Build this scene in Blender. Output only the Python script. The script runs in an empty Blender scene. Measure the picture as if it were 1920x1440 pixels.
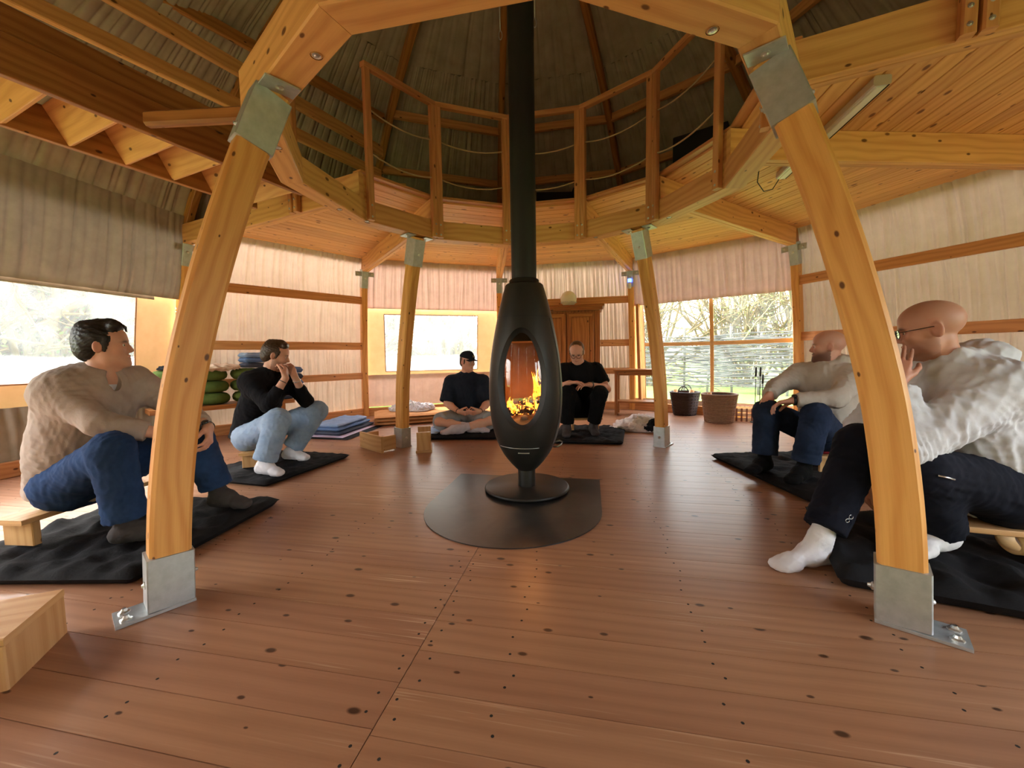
import bpy, math, random
import numpy as np
from mathutils import Vector, Matrix
random.seed(7); RNG = np.random.RandomState(11)
C = bpy.context.scene.collection
PI = math.pi

# ------------------------------------------------------------------ camera
CAMZ = 0.93
def make_camera():
    pit, roll = 0.0708, -0.0163
    c, s = math.cos(pit), math.sin(pit)
    F = Vector((0, c, -s)); U0 = Vector((0, s, c)); R0 = Vector((1, 0, 0))
    R = R0 * math.cos(roll) + U0 * math.sin(roll); U = U0 * math.cos(roll) - R0 * math.sin(roll)
    cd = bpy.data.cameras.new('camera'); cd.sensor_width = 36; cd.lens = 748.0 / 1920 * 36
    cd.clip_start = 0.02; cd.clip_end = 200
    co = bpy.data.objects.new('camera', cd); C.objects.link(co)
    m = Matrix((R, U, -F)).transposed().to_4x4(); m.translation = Vector((0, 0, CAMZ))
    co.matrix_world = m
    bpy.context.scene.camera = co
make_camera()

# ------------------------------------------------------------------ sky, sun, exposure
sc = bpy.context.scene
sc.view_settings.view_transform = 'Standard'
sc.view_settings.look = 'None'
sc.view_settings.gamma = 1
sc.view_settings.use_curve_mapping = False
sc.view_settings.exposure = EXPOSURE = 1.58
w = bpy.data.worlds.new('sky'); sc.world = w; w.use_nodes = True
nt = w.node_tree; bg = nt.nodes['Background']
sky = nt.nodes.new('ShaderNodeTexSky')
sky.sky_type = 'NISHITA'; sky.sun_disc = False
sky.sun_elevation = math.radians(38); sky.sun_rotation = math.radians(-60)
sky.air_density = 1.6; sky.dust_density = 4.0; sky.ozone_density = 1.0
hs = nt.nodes.new('ShaderNodeHueSaturation'); hs.inputs['Saturation'].default_value = 0.35
nt.links.new(sky.outputs[0], hs.inputs['Color']); nt.links.new(hs.outputs[0], bg.inputs['Color'])
bg.inputs['Strength'].default_value = SKY = 1.0
sd = bpy.data.lights.new('sun', 'SUN'); sd.energy = 2.2; sd.angle = math.radians(2.0); sd.color = (1, .96, .90)
so = bpy.data.objects.new('sun', sd); C.objects.link(so)
SUN_AZ, SUN_EL = math.radians(-62), math.radians(38)      # azimuth from +y towards +x
_d = -Vector((math.sin(SUN_AZ) * math.cos(SUN_EL), math.cos(SUN_AZ) * math.cos(SUN_EL), math.sin(SUN_EL)))
so.rotation_euler = _d.to_track_quat('-Z', 'Y').to_euler(); so.location = (-8, 8, 9)

# ------------------------------------------------------------------ plan of the round tent
CX, CY = 0.081, 2.716            # centre (the stove stands here)
TH0 = -3.78                      # azimuth of vertex 0 in degrees
ZR0, ZR1 = 2.046, 2.215          # ring beam bottom, top
ZC = 2.417                       # underside of the loft boards
RW = 4.36                        # wall vertex radius at mid height
PROF = [(0.0, 4.42), (0.7, 4.38), (1.2, 4.33), (2.0, 4.20), (2.4, 4.09), (2.7, 3.88), (3.0, 3.58), (3.4, 3.16), (3.86, 2.55),
        (4.1, 2.10), (4.3, 1.65), (4.48, 1.0), (4.6, 0.35)]
_pz = np.array([p[0] for p in PROF]); _pr = np.array([p[1] for p in PROF])
def rad(z): return float(np.interp(z, _pz, _pr))
def vdir(deg): a = math.radians(deg); return Vector((math.sin(a), math.cos(a), 0))
CEN = Vector((CX, CY, 0))
def pv(k, r, z): return CEN + vdir(TH0 + 30 * k) * r + Vector((0, 0, z))
def paz(az, r, z): return CEN + vdir(az) * r + Vector((0, 0, z))
def uv2(deg): a = math.radians(deg); return Vector((math.cos(a), -math.sin(a), 0))   # tangent (clockwise) at azimuth

# ------------------------------------------------------------------ object helpers
def tag(o, label=None, cat=None, group=None, kind=None):
    if label: o['label'] = label
    if cat: o['category'] = cat
    if group: o['group'] = group
    if kind: o['kind'] = kind
    return o
def empty(name, loc, label=None, cat=None, group=None, kind=None):
    o = bpy.data.objects.new(name, None); C.objects.link(o); o.location = loc; o.empty_display_size = .05
    return tag(o, label, cat, group, kind)
def world_mat(o):
    m = o.matrix_basis.copy()
    while o.parent: o = o.parent; m = o.matrix_basis @ m
    return m
def world_loc(o): return world_mat(o).translation
def link(name, mesh, parent=None, mat=None, loc=None, rot=None):
    """loc and rot (3x3) are in world space; the parent's own matrix is taken off"""
    o = bpy.data.objects.new(name, mesh); C.objects.link(o)
    if mat is not None:
        if len(mesh.materials) == 0: mesh.materials.append(mat)
        elif mesh.materials[0] != mat: mesh.materials[0] = mat
    m = rot.to_4x4() if rot is not None else Matrix.Identity(4)
    m.translation = Vector(loc) if loc is not None else Vector((0, 0, 0))
    if parent is not None: o.parent = parent; m = world_mat(parent).inverted() @ m
    o.matrix_basis = m
    return o
def set_smooth(me, on=True):
    me.polygons.foreach_set('use_smooth', [on] * len(me.polygons))

class MB:
    """mesh builder: verts, faces, uvs (metres, u along the grain)"""
    def __init__(s): s.v = []; s.f = []; s.uv = []; s.mi = []
    def add(s, vs, fs, uvs=None, mi=0):
        b = len(s.v); s.v += [tuple(p) for p in vs]
        for i, f in enumerate(fs):
            s.f.append([b + j for j in f]); s.mi.append(mi)
            s.uv.append(uvs[i] if uvs else [(0, 0)] * len(f))
    def quadgrid(s, P, closed_u=False, uv=None, flip=False, mi=0):
        """P: (n,m,3) grid"""
        P = np.asarray(P, float); n, m = P.shape[:2]; b = len(s.v)
        s.v += [tuple(p) for p in P.reshape(-1, 3)]
        nn = n if closed_u else n - 1
        for i in range(nn):
            i2 = (i + 1) % n
            for j in range(m - 1):
                q = [b + i * m + j, b + i2 * m + j, b + i2 * m + j + 1, b + i * m + j + 1]
                if uv is not None: t = [tuple(uv[i, j]), tuple(uv[i2 if i2 else (n if uv.shape[0] > n else 0), j]), tuple(uv[i2 if i2 else (n if uv.shape[0] > n else 0), j + 1]), tuple(uv[i, j + 1])]
                else: t = [(0, 0)] * 4
                if flip: q = q[::-1]; t = t[::-1]
                s.f.append(q); s.uv.append(t); s.mi.append(mi)
    def mesh(s, name, smooth=False, mats=None):
        me = bpy.data.meshes.new(name); me.from_pydata(s.v, [], s.f)
        uvl = me.uv_layers.new(name='grain')
        flat = np.array([c for f in s.uv for t in f for c in t], dtype=np.float32)
        uvl.data.foreach_set('uv', flat)
        if mats:
            for m in mats: me.materials.append(m)
            me.polygons.foreach_set('material_index', s.mi)
        if smooth: set_smooth(me)
        me.update(); return me

def box_mb(mb, L, W, H, ch=0.0, c=(0, 0, 0), skew0=0.0, skew1=0.0, mi=0, axis=0):
    """box with the grain along local x (axis 0); ch = chamfer of the four long edges; skew = end cuts (dx per dy)"""
    y, z = W / 2, H / 2
    if ch > 0:
        sec = [(-y + ch, -z), (y - ch, -z), (y, -z + ch), (y, z - ch), (y - ch, z), (-y + ch, z), (-y, z - ch), (-y, -z + ch)]
    else: sec = [(-y, -z), (y, -z), (y, z), (-y, z)]
    n = len(sec); vs = []
    for sx, sk in ((-L / 2, skew0), (L / 2, skew1)):
        for (a, b) in sec: vs.append((c[0] + sx + sk * a, c[1] + a, c[2] + b))
    fs, uvs = [], []; acc = 0.0
    for i in range(n):
        j = (i + 1) % n; d = math.hypot(sec[j][0] - sec[i][0], sec[j][1] - sec[i][1])
        fs.append((i, n + i, n + j, j)[::-1]); uvs.append([(-L / 2, acc), (L / 2, acc), (L / 2, acc + d), (-L / 2, acc + d)][::-1]); acc += d
    fs.append(tuple(range(n))); uvs.append([(p[0] * .3, p[1]) for p in sec])
    fs.append(tuple(range(n, 2 * n))[::-1]); uvs.append([(p[0] * .3, p[1]) for p in sec][::-1])
    fs = [f[::-1] for f in fs]; uvs = [u[::-1] for u in uvs]
    if axis == 1: vs = [(p[1] * -1, p[0], p[2]) for p in vs]
    if axis == 2: vs = [(p[2] * -1, p[1], p[0]) for p in vs]
    mb.add(vs, fs, uvs, mi)

_cache = {}
def box_mesh(L, W, H, ch=0.004, name='board', s0=0.0, s1=0.0):
    key = (round(L, 3), round(W, 3), round(H, 3), round(ch, 4), round(s0, 3), round(s1, 3), name)
    if key not in _cache:
        mb = MB(); box_mb(mb, L, W, H, ch, skew0=s0, skew1=s1); _cache[key] = mb.mesh(name)
    return _cache[key]
def frame(x, up):
    """rotation whose local x is along x and local z is as near up as can be"""
    x = Vector(x).normalized(); up = Vector(up)
    y = up.cross(x)
    if y.length < 1e-6: y = Vector((0, 1, 0)).cross(x)
    y.normalize(); z = x.cross(y)
    return Matrix((x, y, z)).transposed()
def beam(name, p0, p1, w, h, mat, parent=None, up=(0, 0, 1), ch=0.004, s0=0.0, s1=0.0):
    p0, p1 = Vector(p0), Vector(p1); L = (p1 - p0).length
    me = box_mesh(L, w, h, ch, name + '_' + mat.name, s0, s1)
    return link(name, me, parent, mat, (p0 + p1) / 2, frame(p1 - p0, up))
def block(name, c, dims, mat, parent=None, rotz=0.0, ch=0.003):
    """axis-aligned box turned by rotz about z; long grain along local x"""
    me = box_mesh(dims[0], dims[1], dims[2], ch, name + '_' + mat.name)
    return link(name, me, parent, mat, c, Matrix.Rotation(rotz, 3, 'Z'))
def sweep(path, sec, up=None, uvlen=True, caps=True, closed=False, side=None):
    """sweep a closed section [(a,b)] along path; a along side vector, b along the other; returns MB"""
    P = [Vector(p) for p in path]; n = len(P); m = len(sec); mb = MB(); rows = []; acc = [0.0]
    for i in range(1, n): acc.append(acc[-1] + (P[i] - P[i - 1]).length)
    per = [0.0]
    for j in range(m): per.append(per[-1] + math.hypot(sec[(j + 1) % m][0] - sec[j][0], sec[(j + 1) % m][1] - sec[j][1]))
    for i in range(n):
        if closed: t = P[(i + 1) % n] - P[i - 1]
        else: t = P[min(i + 1, n - 1)] - P[max(i - 1, 0)]
        t.normalize()
        if side is not None: sd = Vector(side) - t * Vector(side).dot(t)
        else:
            u = Vector(up) if up else Vector((0, 0, 1))
            sd = t.cross(u)
            if sd.length < 1e-5: sd = t.cross(Vector((0, 1, 0)))
        sd.normalize(); bb = sd.cross(t)
        S = sec[i] if isinstance(sec[0][0], (list, tuple)) else sec
        rows.append([P[i] + sd * a + bb * b for a, b in S])
    vs = [p for r in rows for p in r]; fs = []; uvs = []
    nn = n if closed else n - 1
    for i in range(nn):
        i2 = (i + 1) % n
        for j in range(m):
            j2 = (j + 1) % m
            fs.append((i * m + j, i * m + j2, i2 * m + j2, i2 * m + j))
            a1 = acc[i2] if i2 else acc[-1] + .01
            uvs.append([(acc[i], per[j]), (acc[i], per[j + 1]), (a1, per[j + 1]), (a1, per[j])])
    if caps and not closed:
        fs.append(tuple(range(m))[::-1]); uvs.append([(q[0] * .3, q[1]) for q in sec][::-1])
        fs.append(tuple((n - 1) * m + j for j in range(m))); uvs.append([(q[0] * .3, q[1]) for q in sec])
    mb.add(vs, fs, uvs); return mb
def rsec(w, h, ch):
    y, z = w / 2, h / 2
    return [(-y + ch, -z), (y - ch, -z), (y, -z + ch), (y, z - ch), (y - ch, z), (-y + ch, z), (-y, z - ch), (-y, -z + ch)]
def csec(r, n=10): return [(r * math.cos(2 * PI * i / n), r * math.sin(2 * PI * i / n)) for i in range(n)]
def tube(name, path, r, mat, parent=None, n=10, closed=False, base=None):
    b = Vector(base) if base is not None else Vector(path[0])
    mb = sweep([Vector(p) - b for p in path], csec(r, n), closed=closed); me = mb.mesh(name, True)
    return link(name, me, parent, mat, b)
def lathe_mb(prof, n=40, a0=0, a1=2 * PI, mb=None, c=(0, 0, 0), sx=1, sy=1):
    mb = mb or MB(); cl = abs(a1 - a0 - 2 * PI) < 1e-6
    k = n if cl else n + 1
    A = [a0 + (a1 - a0) * i / n for i in range(k)]
    P = np.array([[(c[0] + sx * r * math.cos(a), c[1] + sy * r * math.sin(a), c[2] + z) for r, z in prof] for a in A])
    s = np.cumsum([0] + [math.hypot(prof[i + 1][0] - prof[i][0], prof[i + 1][1] - prof[i][1]) for i in range(len(prof) - 1)])
    UV = np.array([[(s[j], i / n * 2 * PI * max(p[0] for p in prof)) for j in range(len(prof))] for i in range(n + 1)])
    mb.quadgrid(P, cl, UV); return mb
def lathe(name, prof, loc, mat, parent=None, n=40, smooth=True, sx=1, sy=1):
    me = lathe_mb(prof, n, sx=sx, sy=sy).mesh(name, smooth)
    return link(name, me, parent, mat, loc)
def poly_prism(pts, z0, z1, ch=0.0):
    """vertical prism from a convex/CCW outline"""
    n = len(pts); mb = MB(); vs = [(p[0], p[1], z0) for p in pts] + [(p[0], p[1], z1) for p in pts]
    fs = [tuple(range(n))[::-1], tuple(range(n, 2 * n))] + [(i, (i + 1) % n, n + (i + 1) % n, n + i) for i in range(n)]
    uvs = [[(pts[i][0], pts[i][1]) for i in range(n)][::-1], [(p[0], p[1]) for p in pts]]
    for i in range(n):
        d = math.hypot(pts[(i + 1) % n][0] - pts[i][0], pts[(i + 1) % n][1] - pts[i][1]); uvs.append([(0, 0), (d, 0), (d, z1 - z0), (0, z1 - z0)])
    mb.add(vs, fs, uvs); return mb
def join_mb(name, items, mat, parent=None, loc=None, smooth=False):
    mb = MB()
    for it in items: mb.add(it.v, it.f, it.uv)
    return link(name, mb.mesh(name, smooth), parent, mat, loc)
def bolt(parent, p, nrm, mat, r=.011, h=.008, name='bolt'):
    nrm = Vector(nrm).normalized()
    key = ('bolt', r, h)
    if key not in _cache:
        _cache[key] = lathe_mb([(0, h), (r * .55, h), (r * .9, h * .5), (r * 1.5, h * .3), (r * 1.5, 0)], 8).mesh('bolt', False)
    x = nrm.orthogonal().normalized(); y = nrm.cross(x)
    return link(name, _cache[key], parent, mat, p, Matrix((x, y, nrm)).transposed())
# ------------------------------------------------------------------ materials (all procedural)
def srgb(r, g, b):
    f = lambda c: (c / 255 / 12.92) if c / 255 <= .04045 else ((c / 255 + .055) / 1.055) ** 2.4
    return (f(r), f(g), f(b), 1)
class NT:
    def __init__(s, name):
        s.m = bpy.data.materials.new(name); s.m.use_nodes = True; s.t = s.m.node_tree; s.t.nodes.clear()
        s.out = s.t.nodes.new('ShaderNodeOutputMaterial')
    def n(s, typ, **kw):
        o = s.t.nodes.new('ShaderNode' + typ)
        for k, v in kw.items():
            if k in o.inputs and not hasattr(o, k): s.set(o.inputs[k], v)
            else: setattr(o, k, v)
        return o
    def set(s, sock, v):
        if hasattr(v, 'outputs'): s.t.links.new(v.outputs[0], sock)
        elif hasattr(v, 'is_output'): s.t.links.new(v, sock)
        else: sock.default_value = v
    def math(s, op, a, b=0.0, c=None):
        o = s.n('Math', operation=op); s.set(o.inputs[0], a); s.set(o.inputs[1], b)
        if c is not None: s.set(o.inputs[2], c)
        return o.outputs[0]
    def ramp(s, fac, stops, interp='LINEAR'):
        o = s.n('ValToRGB'); s.set(o.inputs[0], fac); cr = o.color_ramp; cr.interpolation = interp
        while len(cr.elements) < len(stops): cr.elements.new(.5)
        for e, (p, c) in zip(cr.elements, stops): e.position = p; e.color = c if len(c) == 4 else (*c, 1)
        return o.outputs[0]
    def mix(s, f, a, b, mode='MIX'):
        o = s.n('Mix', data_type='RGBA', blend_type=mode); s.set(o.inputs[0], f); s.set(o.inputs[6], a); s.set(o.inputs[7], b); return o.outputs[2]
    def vec(s, x, y, z=0.0):
        o = s.n('CombineXYZ'); s.set(o.inputs[0], x); s.set(o.inputs[1], y); s.set(o.inputs[2], z); return o.outputs[0]
    def noise(s, v, scale, detail=3.0, rough=.55, dist=0.0):
        o = s.n('TexNoise'); s.set(o.inputs['Vector'], v); s.set(o.inputs['Scale'], scale); s.set(o.inputs['Detail'], detail)
        s.set(o.inputs['Roughness'], rough); s.set(o.inputs['Distortion'], dist); return o.outputs[0]
    def bump(s, h, strength=.3, dist=.01):
        o = s.n('Bump'); s.set(o.inputs['Height'], h); s.set(o.inputs['Strength'], strength); s.set(o.inputs['Distance'], dist); return o.outputs[0]
    def principled(s, col, rough=.6, metal=0.0, normal=None, spec=.5, **kw):
        o = s.n('BsdfPrincipled'); s.set(o.inputs['Base Color'], col); s.set(o.inputs['Roughness'], rough); s.set(o.inputs['Metallic'], metal)
        s.set(o.inputs['Specular IOR Level'], spec)
        if normal is not None: s.set(o.inputs['Normal'], normal)
        for k, v in kw.items(): s.set(o.inputs[k], v)
        return o.outputs[0]
    def done(s, sh): s.t.links.new(sh, s.out.inputs[0]); return s.m

def wood(name, c0, c1, knot, rough=.55, grain=1.0, kn=1.0, spec=.35, wear=None, tone=.16, ring=1.0, kden=.66):
    t = NT(name); uv = t.n('UVMap'); uv.uv_map = 'grain'; oi = t.n('ObjectInfo')
    sep = t.n('SeparateXYZ'); t.set(sep.inputs[0], uv)
    rnd = oi.outputs['Random']
    u = t.math('ADD', sep.outputs[0], t.math('MULTIPLY', rnd, 53.0)); v = t.math('ADD', sep.outputs[1], t.math('MULTIPLY', rnd, 17.0))
    warp = t.noise(t.vec(t.math('MULTIPLY', u, 1.3), t.math('MULTIPLY', v, 5.0)), 1.0, 2.0)
    fine = t.noise(t.vec(t.math('MULTIPLY', u, 3.0), t.math('MULTIPLY', v, 150.0)), 1.0, 3.0, .6)
    band = t.math('ADD', t.math('MULTIPLY', v, 55.0), t.math('MULTIPLY', warp, 9.0 * ring))
    rings = t.math('MULTIPLY_ADD', t.math('SINE', t.math('MULTIPLY', band, 2.2)), .5, .5)
    rings = t.math('POWER', rings, 1.6)
    g = t.math('MULTIPLY_ADD', rings, .35 * grain, t.math('MULTIPLY', fine, .55 * grain))
    tone_n = t.noise(t.vec(t.math('MULTIPLY', u, .9), t.math('MULTIPLY', v, 6.0)), 1.0, 2.0)
    fac = t.math('ADD', g, t.math('MULTIPLY', t.math('SUBTRACT', tone_n, .5), .6))
    col = t.ramp(fac, [(.05, c0), (.85, c1)])
    # knots
    vo = t.n('TexVoronoi', voronoi_dimensions='2D'); t.set(vo.inputs['Vector'], t.vec(t.math('MULTIPLY', u, 4.6), t.math('MULTIPLY', v, 8.5))); t.set(vo.inputs['Scale'], 1.0)
    csep = t.n('SeparateColor'); t.set(csep.inputs[0], vo.outputs['Color'])
    kd = t.math('DIVIDE', vo.outputs['Distance'], t.math('MULTIPLY_ADD', csep.outputs[0], .11 * kn, .045 * kn))
    has = t.math('GREATER_THAN', csep.outputs[1], kden)
    kf = t.math('MULTIPLY', t.ramp(kd, [(.55, (1, 1, 1)), (1.0, (0, 0, 0))]), has)
    halo = t.math('MULTIPLY', t.ramp(kd, [(.6, (1, 1, 1)), (2.2, (0, 0, 0))]), t.math('MULTIPLY', has, .45))
    col = t.mix(halo, col, c1); col = t.mix(t.math('MULTIPLY', kf, .9), col, knot)
    hsv = t.n('HueSaturation'); t.set(hsv.inputs['Color'], col)
    t.set(hsv.inputs['Value'], t.math('MULTIPLY_ADD', rnd, tone * 2, 1.0 - tone)); t.set(hsv.inputs['Hue'], t.math('MULTIPLY_ADD', rnd, .006, .497))
    col = hsv.outputs[0]; rg = rough
    if wear:
        geo = t.n('NewGeometry'); wn = t.noise(t.vec(t.math('MULTIPLY', u, 3.0), t.math('MULTIPLY', v, 110.0)), 1.0, 2.0, .5)
        wm = t.noise(t.vec(t.math('MULTIPLY', u, 1.1), t.math('MULTIPLY', v, 7.0)), 1.0, 1.0)
        wf = t.math('MULTIPLY', t.math('MULTIPLY', t.math('SUBTRACT', wn, .56), 6.0), t.math('MULTIPLY', t.math('SUBTRACT', wm, .52), 5.0))
        cl = t.n('Clamp'); t.set(cl.inputs[0], t.math('MULTIPLY', wf, t.math('GREATER_THAN', wm, .52))); wf = cl.outputs[0]
        col = t.mix(t.math('MULTIPLY', wf, .5), col, wear)
        rg = rough
    nm = t.bump(t.math('SUBTRACT', t.math('MULTIPLY', g, .6), kf), .12, .003)
    return t.done(t.principled(col, rg, 0, nm, spec))

def cloth(name, col, col2=None, rough=.9, weave=900, bump=.25, trans=0.0, tcol=None, scale=6, spec=.15, sheen=.0):
    t = NT(name); tc = t.n('TexCoord'); P = tc.outputs['Object']
    nz = t.noise(P, scale, 4.0, .6)
    c = t.mix(t.ramp(nz, [(.35, (0, 0, 0)), (.68, (1, 1, 1))]), col, col2 or tuple(x * .8 for x in col[:3]) + (1,))
    fz = t.noise(P, weave, 2.0, .6); fold = t.noise(P, 28, 3.0, .6)
    nm = t.bump(t.math('MULTIPLY_ADD', fold, 2.0, t.math('MULTIPLY', fz, .6)), bump, .004)
    c = t.mix(t.math('MULTIPLY', t.math('SUBTRACT', fz, .5), .6), c, (0, 0, 0, 1)) if False else c
    sh = t.principled(c, rough, 0, nm, spec)
    if sheen: t.set(sh.node.inputs['Sheen Weight'], sheen)
    if trans:
        tr = t.n('BsdfTranslucent'); t.set(tr.inputs['Color'], tcol or col); mx = t.n('MixShader'); t.set(mx.inputs[0], trans)
        t.t.links.new(sh, mx.inputs[1]); t.t.links.new(tr.outputs[0], mx.inputs[2]); sh = mx.outputs[0]
    return t.done(sh)
def plain(name, col, rough=.5, metal=0.0, var=.12, scale=20, bump=0.0, spec=.5, bscale=200, **kw):
    t = NT(name); tc = t.n('TexCoord'); nz = t.noise(tc.outputs['Object'], scale, 4.0, .6)
    c = t.mix(nz, tuple(min(1, x * (1 + var)) for x in col[:3]) + (1,), tuple(x * (1 - var) for x in col[:3]) + (1,))
    nm = t.bump(t.noise(tc.outputs['Object'], bscale, 3.0), bump, .002) if bump else None
    rg = rough
    return t.done(t.principled(c, rg, metal, nm, spec, **kw))

M = {}
M['pine'] = wood('pine', srgb(232, 176, 112), srgb(202, 138, 78), srgb(92, 50, 24), .5, tone=.09, kn=.8, kden=.55)
M['pine_ceiling'] = wood('pine_ceiling', srgb(238, 186, 120), srgb(212, 148, 84), srgb(110, 58, 28), .55, kn=1.0, tone=.10)
M['pine_glulam'] = wood('pine_glulam', srgb(236, 178, 104), srgb(206, 136, 66), srgb(80, 38, 16), .45, kn=.55, tone=.06, ring=1.1, kden=.28)
M['pine_rail'] = wood('pine_rail', srgb(220, 158, 102), srgb(186, 120, 70), srgb(88, 46, 22), .5, tone=.09, kn=.7, kden=.55)
M['pine_dark'] = wood('pine_dark', srgb(186, 124, 66), srgb(138, 82, 36), srgb(60, 30, 14), .5)
M['floor'] = wood('floor_wood', srgb(170, 124, 94), srgb(134, 90, 64), srgb(56, 33, 22), .33, grain=.7, kn=.7, spec=.4, wear=srgb(232, 204, 172), tone=.07, ring=.5, kden=.52)
M['stool'] = wood('stool_wood', srgb(210, 166, 116), srgb(182, 132, 78), srgb(110, 66, 34), .5, kn=.5, tone=.06)
M['antique'] = wood('antique_wood', srgb(176, 112, 56), srgb(122, 68, 28), srgb(66, 32, 14), .4)
M['lining'] = cloth('lining_cloth', srgb(214, 198, 182), srgb(204, 186, 168), trans=.05, tcol=srgb(240, 206, 182), bump=.15)
M['lining_rose'] = cloth('lining_rose_cloth', srgb(200, 178, 164), srgb(186, 162, 148), trans=.06, tcol=srgb(236, 190, 170), bump=.15)
M['lining_roof'] = cloth('lining_roof_cloth', srgb(176, 160, 138), srgb(160, 144, 122), trans=0.02, bump=.2)
M['lining_left'] = cloth('lining_left_cloth', srgb(164, 150, 132), srgb(148, 134, 116), trans=0.02, bump=.2)
M['canvas'] = cloth('outer_canvas', srgb(232, 190, 132), srgb(222, 176, 116), trans=.085, tcol=srgb(255, 200, 146), bump=.1)
M['steel'] = plain('galvanised_steel', (.47, .49, .50, 1), .42, .6, var=.3, scale=26, bump=.05)
M['bolt'] = plain('bolt_steel', (.62, .62, .6, 1), .3, .9)
M['black_iron'] = plain('black_iron', (.028, .026, .024, 1), .42, .35, var=.3, scale=8, bump=.12, bscale=500)
M['pipe'] = plain('pipe_black', (.018, .018, .018, 1), .5, .3, var=.2, scale=8, bump=.08, bscale=500)
M['rope'] = cloth('rope_fibre', srgb(196, 170, 128), weave=300, bump=.5)
def glass_thin(name, tint=(1, 1, 1, 1), refl=.08, rough=.02):
    t = NT(name); tr = t.n('BsdfTransparent'); t.set(tr.inputs[0], tint); gl = t.n('BsdfGlossy'); t.set(gl.inputs['Roughness'], rough)
    lw = t.n('LayerWeight'); t.set(lw.inputs[0], .25); mx = t.n('MixShader'); t.set(mx.inputs[0], t.math('MULTIPLY_ADD', lw.outputs['Fresnel'], .5, refl))
    t.t.links.new(tr.outputs[0], mx.inputs[1]); t.t.links.new(gl.outputs[0], mx.inputs[2]); return t.done(mx.outputs[0])
def film(name, fog=None):
    """clear plastic film, creased and slightly milky"""
    t = NT(name); tr = t.n('BsdfTransparent'); t.set(tr.inputs[0], (.96, .97, .97, 1)); gl = t.n('BsdfGlossy'); t.set(gl.inputs['Roughness'], .12)
    tl = t.n('BsdfTranslucent'); t.set(tl.inputs[0], (.9, .94, .95, 1)); tc = t.n('TexCoord')
    nz = t.noise(tc.outputs['Object'], 2.6, 5.0, .65, 1.2)
    amt = t.ramp(nz, [(.40, (.02, .02, .02)), (.62, (.08, .08, .08))])
    if fog:
        sp = t.n('SeparateXYZ'); t.set(sp.inputs[0], tc.outputs['Object'])
        zz = t.math('ADD', sp.outputs[2], t.math('MULTIPLY', t.math('SUBTRACT', nz, .5), .10))
        amt = t.math('ADD', amt, t.ramp(zz, [(fog - .02, (.34, .34, .34)), (fog + .03, (.06, .06, .06))]))
    m1 = t.n('MixShader'); t.set(m1.inputs[0], amt); t.t.links.new(tr.outputs[0], m1.inputs[1]); t.t.links.new(tl.outputs[0], m1.inputs[2])
    m2 = t.n('MixShader'); t.set(m2.inputs[0], .04); t.t.links.new(m1.outputs[0], m2.inputs[1]); t.t.links.new(gl.outputs[0], m2.inputs[2])
    return t.done(m2.outputs[0])
M['film'] = film('clear_plastic_film'); M['film_fog'] = film('fogged_plastic_film', .98); M['film_fog2'] = film('fogged_plastic_film_low', .93)
M['stove_glass'] = glass_thin('stove_glass', (.93, .9, .86, 1), .06)
def emit(name, col, s, col2=None, scale=30):
    t = NT(name); tc = t.n('TexCoord'); e = t.n('Emission'); nz = t.noise(tc.outputs['Object'], scale, 3.0)
    t.set(e.inputs[0], t.mix(t.ramp(nz, [(.35, (0, 0, 0)), (.65, (1, 1, 1))]), col, col2 or col)); t.set(e.inputs[1], s); return t.done(e.outputs[0])
# ------------------------------------------------------------------ floor: planks laid slightly askew to the view
FA = 11.2
FD = uv2(FA); FN = vdir(FA)
def clip_poly(poly, n, c, keep_less):
    out = []
    for i in range(len(poly)):
        a, b = poly[i], poly[(i + 1) % len(poly)]
        da, db = a.dot(n) - c, b.dot(n) - c
        ia, ib = (da <= 0) == keep_less or abs(da) < 1e-9, (db <= 0) == keep_less or abs(db) < 1e-9
        if ia: out.append(a)
        if ia != ib: out.append(a + (b - a) * (da / (da - db)))
    return out
floor = empty('floor', (CX, CY, 0), 'reddish brown pine plank floor with knots and scuffs', None, None, 'structure')
FLOOR_POLY = [pv(k, 4.50, 0) for k in range(12)]
def plank_mesh(poly, origin):
    """poly: CCW-or-CW outline (Vectors); top chamfered plank, uv along FD"""
    c = sum(poly, Vector()) / len(poly)
    top = [p + (c - p).normalized() * .0022 for p in poly]
    n = len(poly); mb = MB(); o = Vector(origin)
    vs = [p - o + Vector((0, 0, -.0018)) for p in poly] + [p - o for p in top] + [p - o + Vector((0, 0, -.024)) for p in poly]
    uvf = lambda p: (p.dot(FD), p.dot(FN))
    fs = [tuple(range(n, 2 * n))]; uvs = [[uvf(p) for p in top]]
    for i in range(n):
        j = (i + 1) % n
        fs.append((i, j, n + j, n + i)); uvs.append([uvf(poly[i]), uvf(poly[j]), uvf(top[j]), uvf(top[i])])
        fs.append((i, 2 * n + i, 2 * n + j, j)); uvs.append([uvf(poly[i]), uvf(poly[i]), uvf(poly[j]), uvf(poly[j])])
    mb.add(vs, fs, uvs); return mb.mesh('plank')
SEAMS = [-3.35, -0.54, 2.35]
screws = MB()
W_PL = 0.1455
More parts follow.
